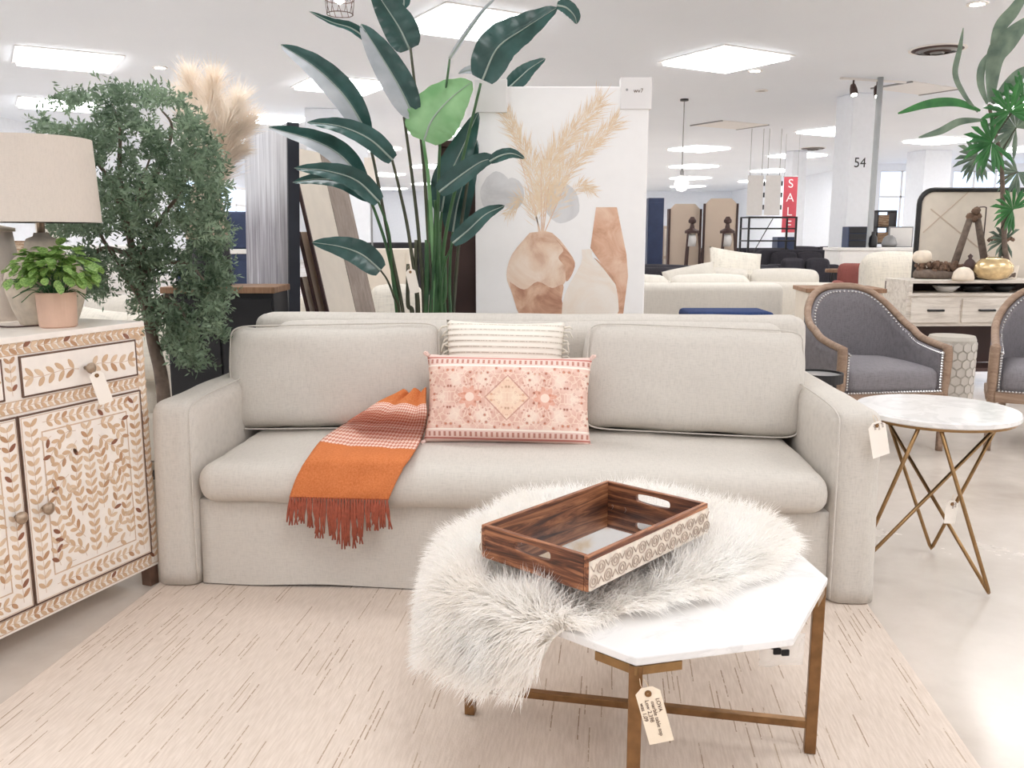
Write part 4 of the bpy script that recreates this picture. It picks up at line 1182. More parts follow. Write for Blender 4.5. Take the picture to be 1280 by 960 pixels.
big_leaf([(459, 166), (432, 122), (395, 85), (351, 56)], 40, .05, .55, True)
stem([b0(-.06), (505, 400), (486, 300), (470, 215), (459, 166)], .010, .006, 'stemdk', (0, 0, 0, .03, .05))
big_leaf([(517, 146), (500, 110), (474, 66), (451, 30)], 42, -.04, .45, True)
big_leaf([(462, 52), (440, 36), (415, 28), (386, 14)], 17, -.03, .8, taper=.5)
stem([b0(-.03), (530, 400), (524, 300), (515, 220), (505, 146)], .011, .006, 'stemdk', (0, 0, 0, 0, -.04))
big_leaf([(512, 62), (500, 36), (482, 8), (462, -22)], 44, .08, .4, taper=.6)
big_leaf([(504, 10), (505, 0), (500, -14), (496, -30)], 18, .12, .5)
stem([b0(-.01), (540, 400), (535, 290), (528, 190), (513, 60)], .012, .006, 'stemdk', (0, 0, 0, .02, .08))
big_leaf([(603, 100), (622, 60), (655, 36), (697, 9)], 50, -.10, .35, taper=.62)
big_leaf([(696, 7), (708, 10), (718, 20), (721, 30)], 20, -.11, .5)
stem([b0(.03), (548, 400), (556, 300), (578, 200), (601, 104)], .011, .006, 'stem', (0, 0, 0, -.04, -.10))
big_leaf([(530, 176), (540, 150), (562, 124), (590, 102)], 66, -.06, .12, mat='bop_young', taper=.72)
stem([b0(.0), (542, 400), (540, 300), (536, 230), (529, 174)], .013, .007, 'bop_young', (0, 0, 0, -.03, -.06))
big_leaf([(491, 200), (462, 174), (425, 158), (384, 153)], 30, -.03, .55, taper=.6)
stem([b0(-.05), (523, 400), (512, 300), (500, 240), (490, 199)], .010, .006, 'stemdk', (0, 0, 0, 0, -.03))
big_leaf([(457, 236), (432, 200), (396, 177), (336, 159)], 36, .02, .6, True)
stem([b0(-.08), (500, 400), (486, 320), (470, 268), (456, 234)], .009, .006, 'stem', (0, 0, 0, 0, .02))
big_leaf([(474, 252), (446, 226), (410, 214), (368, 210)], 30, -.10, .5, taper=.6)
big_leaf([(462, 248), (430, 228), (398, 224), (366, 228)], 24, -.06, .55, taper=.6)
stem([b0(-.09), (497, 400), (490, 340), (486, 290), (472, 250)], .009, .005, 'stem', (0, 0, 0, -.04, -.1))
big_leaf([(476, 338), (452, 318), (424, 308), (390, 303)], 34, -.12, .3, mat='bop', taper=.62)
stem([b0(-.10), (500, 400), (492, 370), (484, 350), (475, 337)], .007, .004, 'stemdk', (0, -.02, -.06, -.09, -.12))
big_leaf([(549, 240), (575, 220), (602, 202), (622, 198)], 30, -.16, .45, taper=.62)
big_leaf([(612, 202), (625, 195), (640, 192), (656, 198)], 16, -.17, .4)
stem([b0(.05), (552, 400), (548, 320), (547, 270), (549, 240)], .010, .005, 'stem', (0, 0, -.05, -.1, -.16))
big_leaf([(566, 304), (585, 288), (607, 268), (631, 257)], 24, -.18, .45, taper=.7)
stem([b0(.08), (552, 410), (550, 370), (556, 330), (566, 304)], .008, .004, 'stem', (0, 0, -.06, -.12, -.18))
big_leaf([(552, 265), (560, 225), (578, 185), (598, 140)], 40, .10, .3, taper=.7)
stem([b0(.04), (556, 410), (552, 350), (550, 300), (552, 265)], .010, .006, 'stem', (0, .02, .05, .08, .1))
big_leaf([(566, 290), (572, 255), (583, 215), (596, 175)], 36, .16, .3, taper=.7)
stem([b0(.07), (562, 410), (562, 360), (563, 320), (566, 290)], .010, .006, 'stem', (0, .03, .08, .12, .16))
big_leaf([(636, 110), (650, 97), (662, 86), (682, 73)], 24, .42, .3, taper=.6)
stem([b0(.10), (566, 400), (574, 300), (588, 200), (590, 150), (636, 110)], .010, .005, 'stemdk', (0, .06, .10, .12, .31, .42))
big_leaf([(606, 92), (594, 88), (584, 88), (573, 92)], 12, .12, .4, mat='bop_under')
big_leaf([(562, 74), (582, 44), (604, 14), (626, -8)], 10, -.06, .9, mat='bop_under', taper=.6)
stem([b0(.015), (545, 400), (547, 300), (550, 180), (562, 74)], .012, .005, 'stem', (0, 0, 0, -.03, -.06))
for (dx, x1, y1) in ((-.02, 536, 250), (.02, 544, 250), (.045, 549, 290), (-.045, 520, 300), (.0, 533, 300), (.06, 556, 320), (-.07, 510, 330)):
    stem([b0(dx), ((x1 + 530) / 2 + dx * 60, 400), (x1, y1 + 50), (x1, y1)], .014, .008, 'stem' if dx > -.03 else 'stemdk')
price_tag(tuple(at(513, 340, 3.98)), .046, .11, R(-12), R(-5), ['', ''], 'white price tag hanging among the tall plant stems', 'paper', knot=tuple(at(511, 332, 4.08)))

# ------------------------------------------------------------------ dark brown box and framed picture behind the plant
TC = thing('tall_brown_box', 'tall dark brown box standing behind the vase picture', 'cabinet', (.13, 4.62, 0))  # plain dark brown box showing left of the picture
MB().span((-.49, -.15, .05), (.42, .15, 1.66)).build('body', M['brown'], TC, bev=.004)
MB().span((-.50, -.16, 1.66), (.43, .16, 1.69)).build('cabinet_top', M['brown'], TC, bev=.003)
MB().span((-.47, -.13, 0), (.40, .13, .05)).build('plinth', M['dark'], TC)
PB = thing('picture_stand', 'low dark bench carrying the vase picture behind the sofa', 'bench', (.235, 4.36, 0))
MB().span((-.4, -.09, .50), (.4, .09, .54)).build('bench_top', M['brown'], PB, bev=.003)
for sx in (-.36, .36): MB().span((sx - .025, -.08, 0), (sx + .025, .08, .50)).build('leg', M['brown'], PB)
p0 = at(595, 385, 4.32); p1 = at(812, 108, 4.32)
PW, PZ = p1.x - p0.x, p1.z
PIC = thing('vase_picture', 'large white canvas print of brown vases holding pampas grass', 'picture', (p0.x, 4.34, .54))
PH = PZ - .54
MB().span((0, -.02, 0), (PW, .02, PH)).build('canvas', M['canvas'], PIC, bev=.006)
def pc(px, py):  # picture coordinates (x, z) of a point printed on the canvas
    q = at(px, py, 4.32); return (q.x - p0.x, q.z - .54)
lay = [0]
def printed(pts, mat, name='print', smooth_n=0, dy=0.0):
    P = [pc(*p) for p in pts]
    if smooth_n:
        P = [(v.x, v.z) for v in smoothpath([(p[0], 0, p[1]) for p in P + P[:1]], smooth_n)][:-1]
    lay[0] += 1; y = -.0202 - .00006 * lay[0]
    return MB().add([(a, y, b) for a, b in P], [tuple(range(len(P)))]).build(name, M[mat], PIC)
printed([(608, 222), (600, 240), (607, 262), (625, 262), (640, 240), (634, 222), (620, 214)], 'wc_grey', smooth_n=3)
printed([(630, 228), (623, 242), (630, 258), (645, 262), (655, 248), (652, 230), (640, 222)], 'wc_grey', smooth_n=3)
printed([(683, 240), (680, 260), (695, 278), (712, 276), (724, 264), (720, 240), (704, 228), (690, 230)], 'wc_grey', smooth_n=3)
rnd = random.Random(77)
gr = MB()
def plume2d(base, mid, tip, wd, n):
    path = smoothpath([(base[0], 0, base[1]), (mid[0], 0, mid[1]), (tip[0], 0, tip[1])], 12)
    for k in range(n):
        t = rnd.uniform(.12, 1); i = min(len(path) - 2, int(t * (len(path) - 1))); p = path[i]; d = (path[i + 1] - path[max(0, i - 1)]).normalized()
        s_ = rnd.choice((-1, 1)); a = atan2(d.z, d.x) + s_ * rnd.uniform(.15, .75)
        l = rnd.uniform(.35, 1) * wd * (1.1 - .6 * abs(t - .45))
        q0 = (p.x + rnd.uniform(-3, 3), p.z + rnd.uniform(-3, 3)); q1 = (q0[0] + cos(a) * l, q0[1] + sin(a) * l)
        A, B_ = pc(*q0), pc(*q1); w_ = rnd.uniform(.0007, .0021)
        nx, nz = -(B_[1] - A[1]), B_[0] - A[0]; L = sqrt(nx * nx + nz * nz) + 1e-6; nx, nz = nx / L * w_, nz / L * w_
        y = -.0206 - .0000002 * len(gr.f)
        gr.add([(A[0] - nx * .4, y, A[1] - nz * .4), ((A[0] + B_[0]) / 2 + nx, y, (A[1] + B_[1]) / 2 + nz), (B_[0], y, B_[1]), ((A[0] + B_[0]) / 2 - nx, y, (A[1] + B_[1]) / 2 - nz)], [(0, 1, 2, 3)])
plume2d((677, 288), (662, 205), (630, 138), 34, 400)
plume2d((676, 288), (688, 205), (752, 126), 42, 560)
plume2d((680, 280), (708, 215), (772, 150), 36, 420)
plume2d((674, 290), (655, 250), (634, 268), 24, 110)
plume2d((678, 285), (720, 235), (740, 238), 22, 110)
gr.build('printed_pampas', M['wc_grass'], PIC, kind='stuff')
stl = MB()
for (a, b) in (((676, 292), (640, 160)), ((677, 292), (676, 180)), ((679, 292), (690, 200)), ((680, 292), (735, 165)), ((674, 292), (662, 215)), ((678, 292), (682, 230))):
    A, B_ = pc(*a), pc(*b); stl.add([(A[0] - .003, -.0208, A[1]), (A[0] + .003, -.0208, A[1]), (B_[0] + .001, -.0208, B_[1]), (B_[0] - .001, -.0208, B_[1])], [(0, 1, 2, 3)])
stl.build('printed_stalks', M['wc_vase'], PIC, kind='stuff')
lay[0] = 14
printed([(662, 291), (690, 291), (716, 322), (717, 338), (704, 356), (702, 374), (704, 400), (656, 400), (640, 366), (633, 344), (640, 318)], 'wc_vase', smooth_n=3)
printed([(637, 352), (655, 362), (672, 352), (690, 360), (704, 356), (702, 376), (704, 400), (656, 400), (641, 370)], 'wc_vase_low', smooth_n=4)
printed([(692, 296), (716, 322), (717, 338), (708, 352), (706, 334), (698, 322), (704, 312)], 'wc_vase_low', smooth_n=4)
printed([(745, 259), (771, 259), (783, 318), (785, 345), (778, 400), (771, 400), (771, 362), (760, 342), (738, 310)], 'wc_tall')
printed([(727, 312), (740, 312), (741, 322), (758, 340), (770, 358), (768, 400), (708, 400), (706, 368), (726, 330)], 'wc_pale', smooth_n=3)
printed([(742, 322), (756, 338), (770, 356), (765, 344), (748, 326)], 'wc_vase_low', smooth_n=3)
for (x0, x1, y0, y1, n_) in ((593, 634, 99, 141, 'left'), (775, 815, 97, 137, 'right')):
    a = pc(x0, y1); b = pc(x1, y0)
    k = MB().span((a[0], -.030, a[1]), (b[0], .028, b[1])).build('corner_protector', M['card'], PIC, bev=.004)
    if n_ == 'right':
        c = pc(795, 114); text('wv7', 'handwriting', .028, M['ink'], k, (c[0] + .01, -.0315, c[1]), (pi / 2, 0, 0), .0001)
        MB().lathe([(0, 0), (.006, 0), (.006, .001), (0, .001)], 10, M=Matrix.Translation((c[0] - .045, -.031, c[1] + .005)) @ Matrix.Rotation(pi / 2, 4, 'X')).build('pin', M['grey_metal'], k)

# ------------------------------------------------------------------ background furniture makers
def bg_sofa(name, label, x, y, rz, wd, mat, h=.86, seat=.44, depth=.9, cush=2, group=None, pillows=True):
    t = thing(name, label, 'sofa', (x, y, 0), rz, group)
    MB().rbox((wd / 2 - .02, depth / 2 - .02, .13), .03, n=4, q=3).build('base', M[mat], t, smooth=True, loc=(0, 0, .18))
    for sx in (-1, 1):
        MB().rbox((.09, depth / 2, .27), .05, n=6, q=3).build('arm', M[mat], t, smooth=True, loc=(sx * (wd / 2 - .09), 0, .34))
        for sy in (-1, 1): MB().span((sx * (wd / 2 - .06) - .025, sy * (depth / 2 - .06) - .025, 0), (sx * (wd / 2 - .06) + .025, sy * (depth / 2 - .06) + .025, .06)).build('leg', M['brown'], t)
    MB().rbox((wd / 2 - .02, .10, (h - .1) / 2), .05, n=6, q=3).build('back_frame', M[mat], t, smooth=True, loc=(0, depth / 2 - .1, .1 + (h - .1) / 2))
    cw = (wd - .36) / cush
    for i in range(cush):
        cx = -wd / 2 + .18 + cw * (i + .5)
        MB().rbox((cw / 2 - .004, depth / 2 - .12, .07), .05, (0, 0, .02), 6, q=3).build('seat_cushion', M[mat], t, smooth=True, loc=(cx, -.08, seat - .06))
        MB().rbox((cw / 2 - .004, .08, .21), .06, (0, .04, .02), 6, .006, i).build('back_cushion', M[mat], t, smooth=True, loc=(cx, depth / 2 - .27, seat + .24), rot=(R(-10), 0, 0))
    return t
# left background sofa with white cushions and its tag
s1 = bg_sofa('sofa', 'cream sofa with white cushions behind the green tree', -2.13, 4.80, R(-6), 1.02, 'linen_bg', .78, .42, .8)
for i, (px, py, Y, wd, lb) in enumerate(((126, 382, 4.55, .36, 'plump white throw pillow leftmost on the cream sofa behind the tree'), (194, 375, 4.46, .36, 'white throw pillow beside the tree trunk on the cream sofa'))):
    p = at(px, py, Y)
    tag(MB().pillow(wd, .38, .16, 14, .05, i).build('throw_pillow', M['ivory'], None, smooth=True, weld=True, loc=(p.x, Y, .655), rot=(R(-16), R(6 - 10 * i), R(-8))), lb, 'pillow')
price_tag(tuple(at(251, 446, 4.24)), .045, .10, 0, R(-20), ['', ''], 'white price tag on the arm of the cream sofa behind the tree', 'paper', knot=tuple(at(247, 436, 4.3)))
# shelf with woven baskets seen under the lamp shade
sh = thing('wooden_shelf', 'pale wooden shelf unit behind the lamp at far left', 'shelf', (-3.06, 5.1, 0), R(12))
for z in (.02, .5, .96, 1.40): MB().span((-.35, -.18, z), (.35, .18, z + .03)).build('shelf_board', M['whitewash'], sh)
for sx in (-.35, .32): MB().span((sx, -.18, 0), (sx + .03, .18, 1.7)).build('side_panel', M['whitewash'], sh)
for i, (bx, lb) in enumerate(((.0, 'dark woven basket on the pale shelf left of the lamp base'), (.22, 'small striped woven basket on the pale shelf beside the darker one'))):
    bk = MB().lathe([(0, 0), (.085, 0), (.10, .2), (.09, .2), (.078, .02), (0, .02)], 20).build('woven_basket', M['wicker'], None, smooth=True, loc=(-3.06 + bx * .97, 5.1 + bx * .2, .992))
    tag(bk, lb, 'basket')
wd_ = thing('white_dresser', 'white dresser in the bright gap beside the lamp base', 'dresser', (-3.35, 6.6, 0), R(6))
MB().span((-.5, -.22, .1), (.5, .22, 1.15)).build('body', M['white'], wd_, bev=.005)
for z in (.14, .48, .82):
    d = MB().span((-.47, -.235, z), (.47, -.22, z + .3)).build('drawer', M['white'], wd_, bev=.004)
    MB().span((-.06, -.25, z + .14), (.06, -.236, z + .16)).build('handle', M['black'], d)
for sx in (-.45, .45): MB().span((sx - .03, -.2, 0), (sx + .03, .2, .1)).build('leg', M['white'], wd_)
ck = MB().rbox((.08, .08, .075), .01, n=2, q=2).build('black_box', M['black'], None, loc=tuple(at(26, 374, 4.15) - V((0, 0, 0))))
bpz = at(26, 374, 4.15)
bst = thing('plinth_stand', 'slim cream stand under the small black box behind the potted herb', 'stand', (bpz.x, 4.15, 0))
MB().span((-.11, -.11, 0), (.11, .11, bpz.z - .0755)).build('stand_body', M['cream'], bst, bev=.004)
tag(ck, 'small black box behind the potted herb at left', 'box')
# navy pieces left of the grey panel
nb = thing('navy_cabinet', 'navy cabinet with white top showing between the tree and grey panel', 'cabinet', (-2.62, 8.2, 0), R(6))
MB().span((-.45, -.25, .08), (.45, .25, 1.06)).build('body', M['navy'], nb, bev=.005)
MB().span((-.47, -.27, 1.06), (.47, .27, 1.10)).build('cabinet_top', M['white'], nb, bev=.004)
for sx in (-1, 1): MB().span((sx * .22 - .2, -.265, .14), (sx * .22 + .2, -.251, 1.0)).build('door', M['navy'], nb, bev=.003)
for sx in (-.4, .4): MB().span((sx - .03, -.2, 0), (sx + .03, .2, .08)).build('foot', M['black'], nb)
nv = MB().rbox((.2, .14, .17), .03, n=3, q=2).build('navy_box', M['navy'], None, smooth=True, loc=(-2.56, 8.2, 1.272), rot=(0, 0, R(6)))
tag(nv, 'dark navy box standing on the navy cabinet', 'box')
# pieces seen between the plant stems
bc = thing('cream_chest', 'cream chest seen low between the tall plant stems', 'chest', (-1.02, 7.0, 0))
MB().span((-.28, -.22, .06), (.22, .22, 1.12)).build('body', M['cream'], bc, bev=.006)
for z in (.12, .46, .80): MB().span((-.25, -.232, z), (.19, -.22, z + .3)).build('drawer', M['cream'], bc, bev=.003)
MB().span((-.26, -.2, 0), (.2, .2, .06)).build('plinth', M['cream'], bc)
bg_sofa('sofa', 'pale patterned loveseat seen low between the plant stems', -.98, 5.9, R(4), 1.1, 'ivory', .8, .42, .8)
dk = thing('dark_sideboard', 'dark sideboard seen far back between the plant stems', 'sideboard', (-1.05, 11.0, 0))
MB().span((-.75, -.25, .12), (.55, .25, 1.14)).build('body', M['dark'], dk, bev=.005)
for i in range(3): MB().span((-.72 + i * .43, -.262, .18), (-.31 + i * .43, -.25, 1.08)).build('door', M['dark'], dk, bev=.003)
for sx in (-.68, .48): MB().span((sx - .04, -.2, 0), (sx + .04, .2, .12)).build('leg', M['black'], dk)
sg_ = thing('price_sign', 'small white sign board on the column beside the tall plant', 'sign', (at(463, 222, 7.6).x, 7.6, 0))
MB().span((-.05, -.006, 1.62), (.05, .0, 1.88)).build('sign_plate', M['paper'], sg_, bev=.001)
MB().tube([(0, .005, .0), (0, .005, 1.7)], .008, 8).build('sign_post', M['grey_metal'], sg_)
MB().lathe([(0, 0), (.11, 0), (.11, .012), (0, .014)], 24).build('sign_base', M['grey_metal'], sg_)

# ------------------------------------------------------------------ right background
bg_sofa('sofa', 'cream sofa seen from behind right of the vase picture', 1.06, 6.05, R(180), 1.46, 'linen_bg', .915, .5, .86)
nt_ = thing('navy_bench', 'navy blue upholstered bench top showing above the sofa back', 'bench', (1.14, 4.62, 0), R(-1))
MB().rbox((.225, .15, .028), .024, n=5, q=3).build('seat', M['navy_fab'], nt_, smooth=True, loc=(0, 0, .803))
for sx in (-.19, .19):
    for sy in (-.11, .11): MB().span((sx - .015, sy - .015, 0), (sx + .015, sy + .015, .776)).build('leg', M['black'], nt_)
bg_sofa('sofa', 'cream sofa with loose pillows behind the grey armchair', 2.12, 7.7, R(160), 1.5, 'linen_bg', .84, .48, .9)
tag(MB().pillow(.5, .42, .16, 14, .05, 3).build('throw_pillow', M['ivory'], None, smooth=True, weld=True, loc=(1.98, 7.72, .90), rot=(R(-20), R(8), R(10))), 'cream pillow standing on the cream sofa behind the armchair', 'pillow')
tag(MB().pillow(.46, .30, .16, 14, .05, 5).build('throw_pillow', M['linen_bg'], None, smooth=True, weld=True, loc=(1.55, 7.55, .83), rot=(R(-30), R(-12), R(-10))), 'low cream pillow left of the standing one on the sofa', 'pillow')
# display boards with tripod lamps
for i, (x, Y, ry, hh) in enumerate((((852 - 640) / FPX * 10.6, 10.6, 4, 1.60), ((896 - 640) / FPX * 10.5, 10.5, -8, 1.66))):
    t = thing('display_board', ('left beige display board with clipped corners behind a tripod lamp', 'right beige display board with clipped corners behind a tripod lamp')[i], 'board', (x, Y, 0), R(ry))
    w_ = .178
    MB().prism([(-w_, 0), (w_, 0), (w_, hh - .06), (w_ - .06, hh), (-w_ + .06, hh), (-w_, hh - .06)], -.02, .02, Matrix.Rotation(pi / 2, 4, 'X')).build('board', M['beige_board'], t)
    for sx in (-1, 1): MB().span((sx * w_ - .012 + sx * .013, -.03, 0), (sx * w_ + .012 + sx * .013, .05, hh - .06)).build('edge_strip', M['brown'], t)
    MB().span((-w_, -.02, 0), (w_, .25, .02)).build('foot', M['brown'], t)
    L = thing('tripod_lamp', ('dark tripod floor lamp before the left beige board', 'dark tripod floor lamp before the right beige board')[i], 'lamp', (x + (.02, .0)[i], Y - .36, 0))
    for a in range(3):
        an = R(90 + 120 * a + 12)
        MB().tube([(.20 * cos(an), .20 * sin(an), .005), (.075 * cos(an), .075 * sin(an), 1.27)], .012, 6).build('leg', M['brown'], L)
    MB().lathe([(.085, 1.25), (.085, 1.28), (.03, 1.31), (.02, 1.36), (.045, 1.375), (.045, 1.40), (.02, 1.44), (0, 1.44)], 16).build('head', M['brown'], L, smooth=False)
    MB().lathe([(.0, 1.10), (.045, 1.10), (.055, 1.18), (.04, 1.245), (0, 1.245)], 16).build('lamp_shade', M['white'], L, smooth=True)
bg_sofa('sofa', 'charcoal sofa low before the beige display boards', 1.95, 9.3, R(178), 2.1, 'dark_fab', .90, .46, .85)
nd = thing('navy_wardrobe', 'narrow navy wardrobe edge right beside the vase picture', 'wardrobe', ((818 - 640) / FPX * 12, 12, 0))
MB().span((-.16, -.25, .05), (.05, .25, 1.72)).build('body', M['navy'], nd, bev=.006)
MB().span((-.145, -.262, .1), (.04, -.25, 1.66)).build('door', M['navy'], nd, bev=.003)
MB().span((-.15, -.22, 0), (.04, .22, .05)).build('plinth', M['black'], nd)
pinkc = thing('pink_cabinet', 'pale pink cabinet behind the left beige board', 'cabinet', ((827 - 640) / FPX * 12.6, 12.6, 0))
MB().span((-.05, -.2, .05), (.5, .2, 1.36)).build('body', M['beige_board'], pinkc, bev=.006)
for z in (.1, .52, .94): MB().span((-.03, -.212, z), (.48, -.2, z + .38)).build('drawer', M['cream'], pinkc, bev=.003)
MB().span((-.03, -.18, 0), (.48, .18, .05)).build('plinth', M['brown'], pinkc)
# hanging white boards, sale banner and the black rack
HBX = (948 - 640) / FPX * 19
for i, dx in enumerate((-.36, .02)):
    p = thing('hanging_board', ('left one of two hanging white boards beside the sale banner', 'right one of two hanging white boards beside the sale banner')[i], 'board', (HBX + dx, 19, 0), R(3))
    MB().span((0, -.01, 1.66), (.34, .01, 2.50)).build('board', M['white'], p, bev=.004)
    for sx in (.04, .30): MB().tube([(sx, 0, 2.50), (sx, 0, CEIL)], .006, 6).build('cable', M['grey_metal'], p)
    for z in (2.28, 2.04, 1.78): MB().span((.345, -.02, z), (.372, .0, z + .1)).build('clip', M['black'], p)
bn = thing('sale_banner', 'red vertical banner with white letters spelling SALE', 'banner', ((980 - 640) / FPX * 20, 20, 0))
MB().span((-.155, -.006, 1.30), (.155, .006, 2.54)).build('cloth', M['red'], bn)
MB().tube([(-.17, 0, 2.54), (.17, 0, 2.54)], .012, 8).build('rod', M['grey_metal'], bn)
for sx in (-.15, .15): MB().tube([(sx, 0, 2.54), (sx, 0, CEIL)], .004, 6).build('cable', M['grey_metal'], bn)
for ch, z in zip('SALE', (2.38, 2.07, 1.76, 1.46)): text(ch, 'letter', .27, M['redtext'], bn, (0, -.008, z), (pi / 2, 0, 0), .001)
rk = thing('black_rack', 'black metal shelf rack under the hanging white boards', 'rack', ((955 - 640) / FPX * 16, 16, 0), R(6))
for sx in (-.44, .44):
    for sy in (-.2, .2): MB().span((sx - .015, sy - .015, 0), (sx + .015, sy + .015, 1.56)).build('post', M['black'], rk)
for z in (.3, .72, 1.12, 1.34, 1.54): MB().span((-.45, -.21, z), (.45, .21, z + .025)).build('shelf_board', M['black'], rk)
MB().tube([(-.44, -.2, .74), (.0, -.2, 1.53)], .008, 6).build('brace', M['black'], rk)
nvb = thing('navy_stand', 'dark navy cabinet under the red sale banner', 'cabinet', ((979 - 640) / FPX * 19, 19.2, 0))
MB().span((-.2, -.2, .04), (.16, .2, 1.2)).build('body', M['navy'], nvb, bev=.005)
MB().span((-.18, -.212, .1), (.14, -.2, 1.14)).build('door', M['navy'], nvb, bev=.003)
MB().span((-.18, -.18, 0), (.14, .18, .04)).build('plinth', M['black'], nvb)
bg_sofa('sofa', 'dark sofa far back left of the numbered column', (1000 - 640) / FPX * 14.0, 14.0, R(12), 1.25, 'dark_fab', 1.0, .5, .9)
bg_sofa('sofa', 'dark sofa nearer, low left of the small round stool', (1006 - 640) / FPX * 11.6, 11.6, R(-8), 1.0, 'dark_fab', .84, .46, .85)
bg_sofa('sofa', 'dark sofa in the far row behind the display boards', (930 - 640) / FPX * 17.5, 17.5, R(4), 2.0, 'dark_fab', .98, .5, .9)
bg_sofa('sofa', 'dark sofa furthest back beneath the window bay', (1020 - 640) / FPX * 22, 22, R(-6), 2.2, 'dark_fab', .95, .5, .9)
sb = thing('round_stool', 'small round wooden stool left of the red chair', 'stool', ((1042 - 640) / FPX * 10.2, 10.2, 0))
MB().lathe([(0, .80), (.12, .80), (.125, .815), (.12, .84), (0, .845)], 24).build('seat', M['oak'], sb, smooth=False)
for a in range(3): MB().tube([(.05 * cos(a * 2.1), .05 * sin(a * 2.1), .80), (.13 * cos(a * 2.1), .13 * sin(a * 2.1), .0)], .012, 6).build('leg', M['black'], sb)
wc = thing('white_counter', 'white display counter at the foot of the numbered column', 'counter', ((1066 - 640) / FPX * 12.4, 12.4, 0))
MB().span((-.35, -.3, .05), (.95, .3, 1.02)).build('body', M['white'], wc, bev=.006)
for i in range(3): MB().span((-.33 + i * .43, -.312, .1), (.08 + i * .43, -.3, .96)).build('front_panel', M['white'], wc, bev=.003)
MB().span((-.37, -.32, 1.02), (.97, .32, 1.06)).build('counter_top', M['white'], wc, bev=.004)
MB().span((-.33, -.27, 0), (.93, .27, .05)).build('plinth', M['grey_metal'], wc)
wcx = (1066 - 640) / FPX * 12.4
c1 = thing('dark_chest', 'dark blue three drawer chest standing on the white counter', 'chest', (wcx - .05, 12.4, 1.06))
MB().span((-.13, -.12, 0), (.13, .12, .29)).build('body', M['navy'], c1, bev=.006)
for z in (.01, .105, .2): MB().span((-.12, -.13, z), (.12, -.12, z + .085)).build('drawer', M['dark'], c1, bev=.003)
bt2 = MB().lathe([(0, 0), (.05, 0), (.06, .05), (.055, .14), (.025, .18), (.025, .22), (0, .22)], 18).build('dark_bottle', M['black'], None, smooth=True, loc=(wcx + .2, 12.35, 1.06))
tag(bt2, 'small dark bottle on the white counter beside the chest', 'bottle')
rc = thing('red_chair', 'brick red armchair showing left of the white boucle chair', 'chair', ((1078 - 640) / FPX * 9.5, 9.5, 0), R(-20))
MB().rbox((.30, .30, .2), .05, n=5, q=3).build('seat', M['rust_fab'], rc, smooth=True, loc=(0, 0, .28))
MB().rbox((.28, .08, .24), .07, n=6, q=3).build('backrest', M['rust_fab'], rc, smooth=True, loc=(0, .24, .68))
for sx in (-1, 1):
    MB().rbox((.07, .28, .16), .05, n=5, q=3).build('arm', M['rust_fab'], rc, smooth=True, loc=(sx * .27, .02, .57))
    for sy in (-1, 1): MB().tube([(sx * .24, sy * .24, 0), (sx * .24, sy * .24, .1)], .018, 8).build('leg', M['brown'], rc)
wcr = thing('boucle_chair', 'round cream boucle chair behind the grey armchair', 'chair', ((1122 - 640) / FPX * 8.7, 8.7, 0), R(-8))
MB().rbox((.36, .36, .2), .1, n=6, q=4).build('seat', M['ivory'], wcr, smooth=True, loc=(0, 0, .27))
MB().rbox((.33, .13, .37), .12, (0, .04, .06), 8, q=5).build('backrest', M['ivory'], wcr, smooth=True, loc=(0, .24, .64), rot=(R(-6), 0, 0))
for sx in (-1, 1): MB().rbox((.09, .28, .18), .085, n=5, q=4).build('arm', M['ivory'], wcr, smooth=True, loc=(sx * .29, -.02, .46))
for a in range(4): MB().tube([(.24 * cos(a * pi / 2 + .78), .24 * sin(a * pi / 2 + .78), 0), (.24 * cos(a * pi / 2 + .78), .24 * sin(a * pi / 2 + .78), .1)], .02, 8).build('leg', M['brown'], wcr)
nst = thing('cream_nightstand', 'cream nightstand just behind the left of the grey armchair', 'nightstand', ((1046 - 640) / FPX * 6.4, 6.4, 0), R(-6))
MB().span((-.26, -.2, .1), (.26, .2, .82)).build('body', M['cream'], nst, bev=.005)
MB().span((-.28, -.22, .82), (.28, .22, .85)).build('nightstand_top', M['oak'], nst, bev=.004)
for z in (.16, .5):
    d = MB().span((-.23, -.212, z), (.23, -.2, z + .28)).build('drawer', M['cream'], nst, bev=.003)
    MB().span((-.05, -.228, z + .13), (.05, -.212, z + .15)).build('handle', M['black'], d)
for sx in (-.22, .22): MB().span((sx - .025, -.17, 0), (sx + .025, .17, .1)).build('leg', M['cream'], nst)

tsx = at(1098, 290, 15.6)
t = thing('dark_shelf', 'tall dark shelf unit just right of the grey pole far back', 'shelf', (tsx.x + .06, 15.6, 0))
for sx in (-.17, .15): MB().span((sx, -.18, 0), (sx + .02, .18, 1.66)).build('side_panel', M['black'], t)
for z in (.1, .45, .8, 1.08, 1.36, 1.64): MB().span((-.17, -.18, z), (.17, .18, z + .025)).build('shelf_board', M['black'], t)
for z, h_ in ((.825, .2), (1.105, .18), (1.385, .2)):
    k = MB().span((-.12, -.12, z), (.06, .1, z + h_)).build('basket', M['wicker'], None, loc=(tsx.x + .06, 15.6, .0005)); tag(k, {.825: 'woven box on the third board of the dark shelf', 1.105: 'woven box on the middle board of the dark shelf', 1.385: 'woven box high up on the dark shelf'}[z], 'box')
csx = at(1120, 320, 14.2)
t = thing('cream_sideboard', 'cream sideboard with dark top between the pole and framed mirror', 'sideboard', (csx.x, 14.2, 0))
MB().span((-.32, -.22, .1), (.32, .22, .98)).build('body', M['cream'], t, bev=.005)
MB().span((-.34, -.24, .98), (.34, .24, 1.03)).build('sideboard_top', M['brown'], t, bev=.004)
for sx in (-1, 1): MB().span((sx * .155 - .145, -.232, .15), (sx * .155 + .145, -.22, .93)).build('door', M['cream'], t, bev=.003)
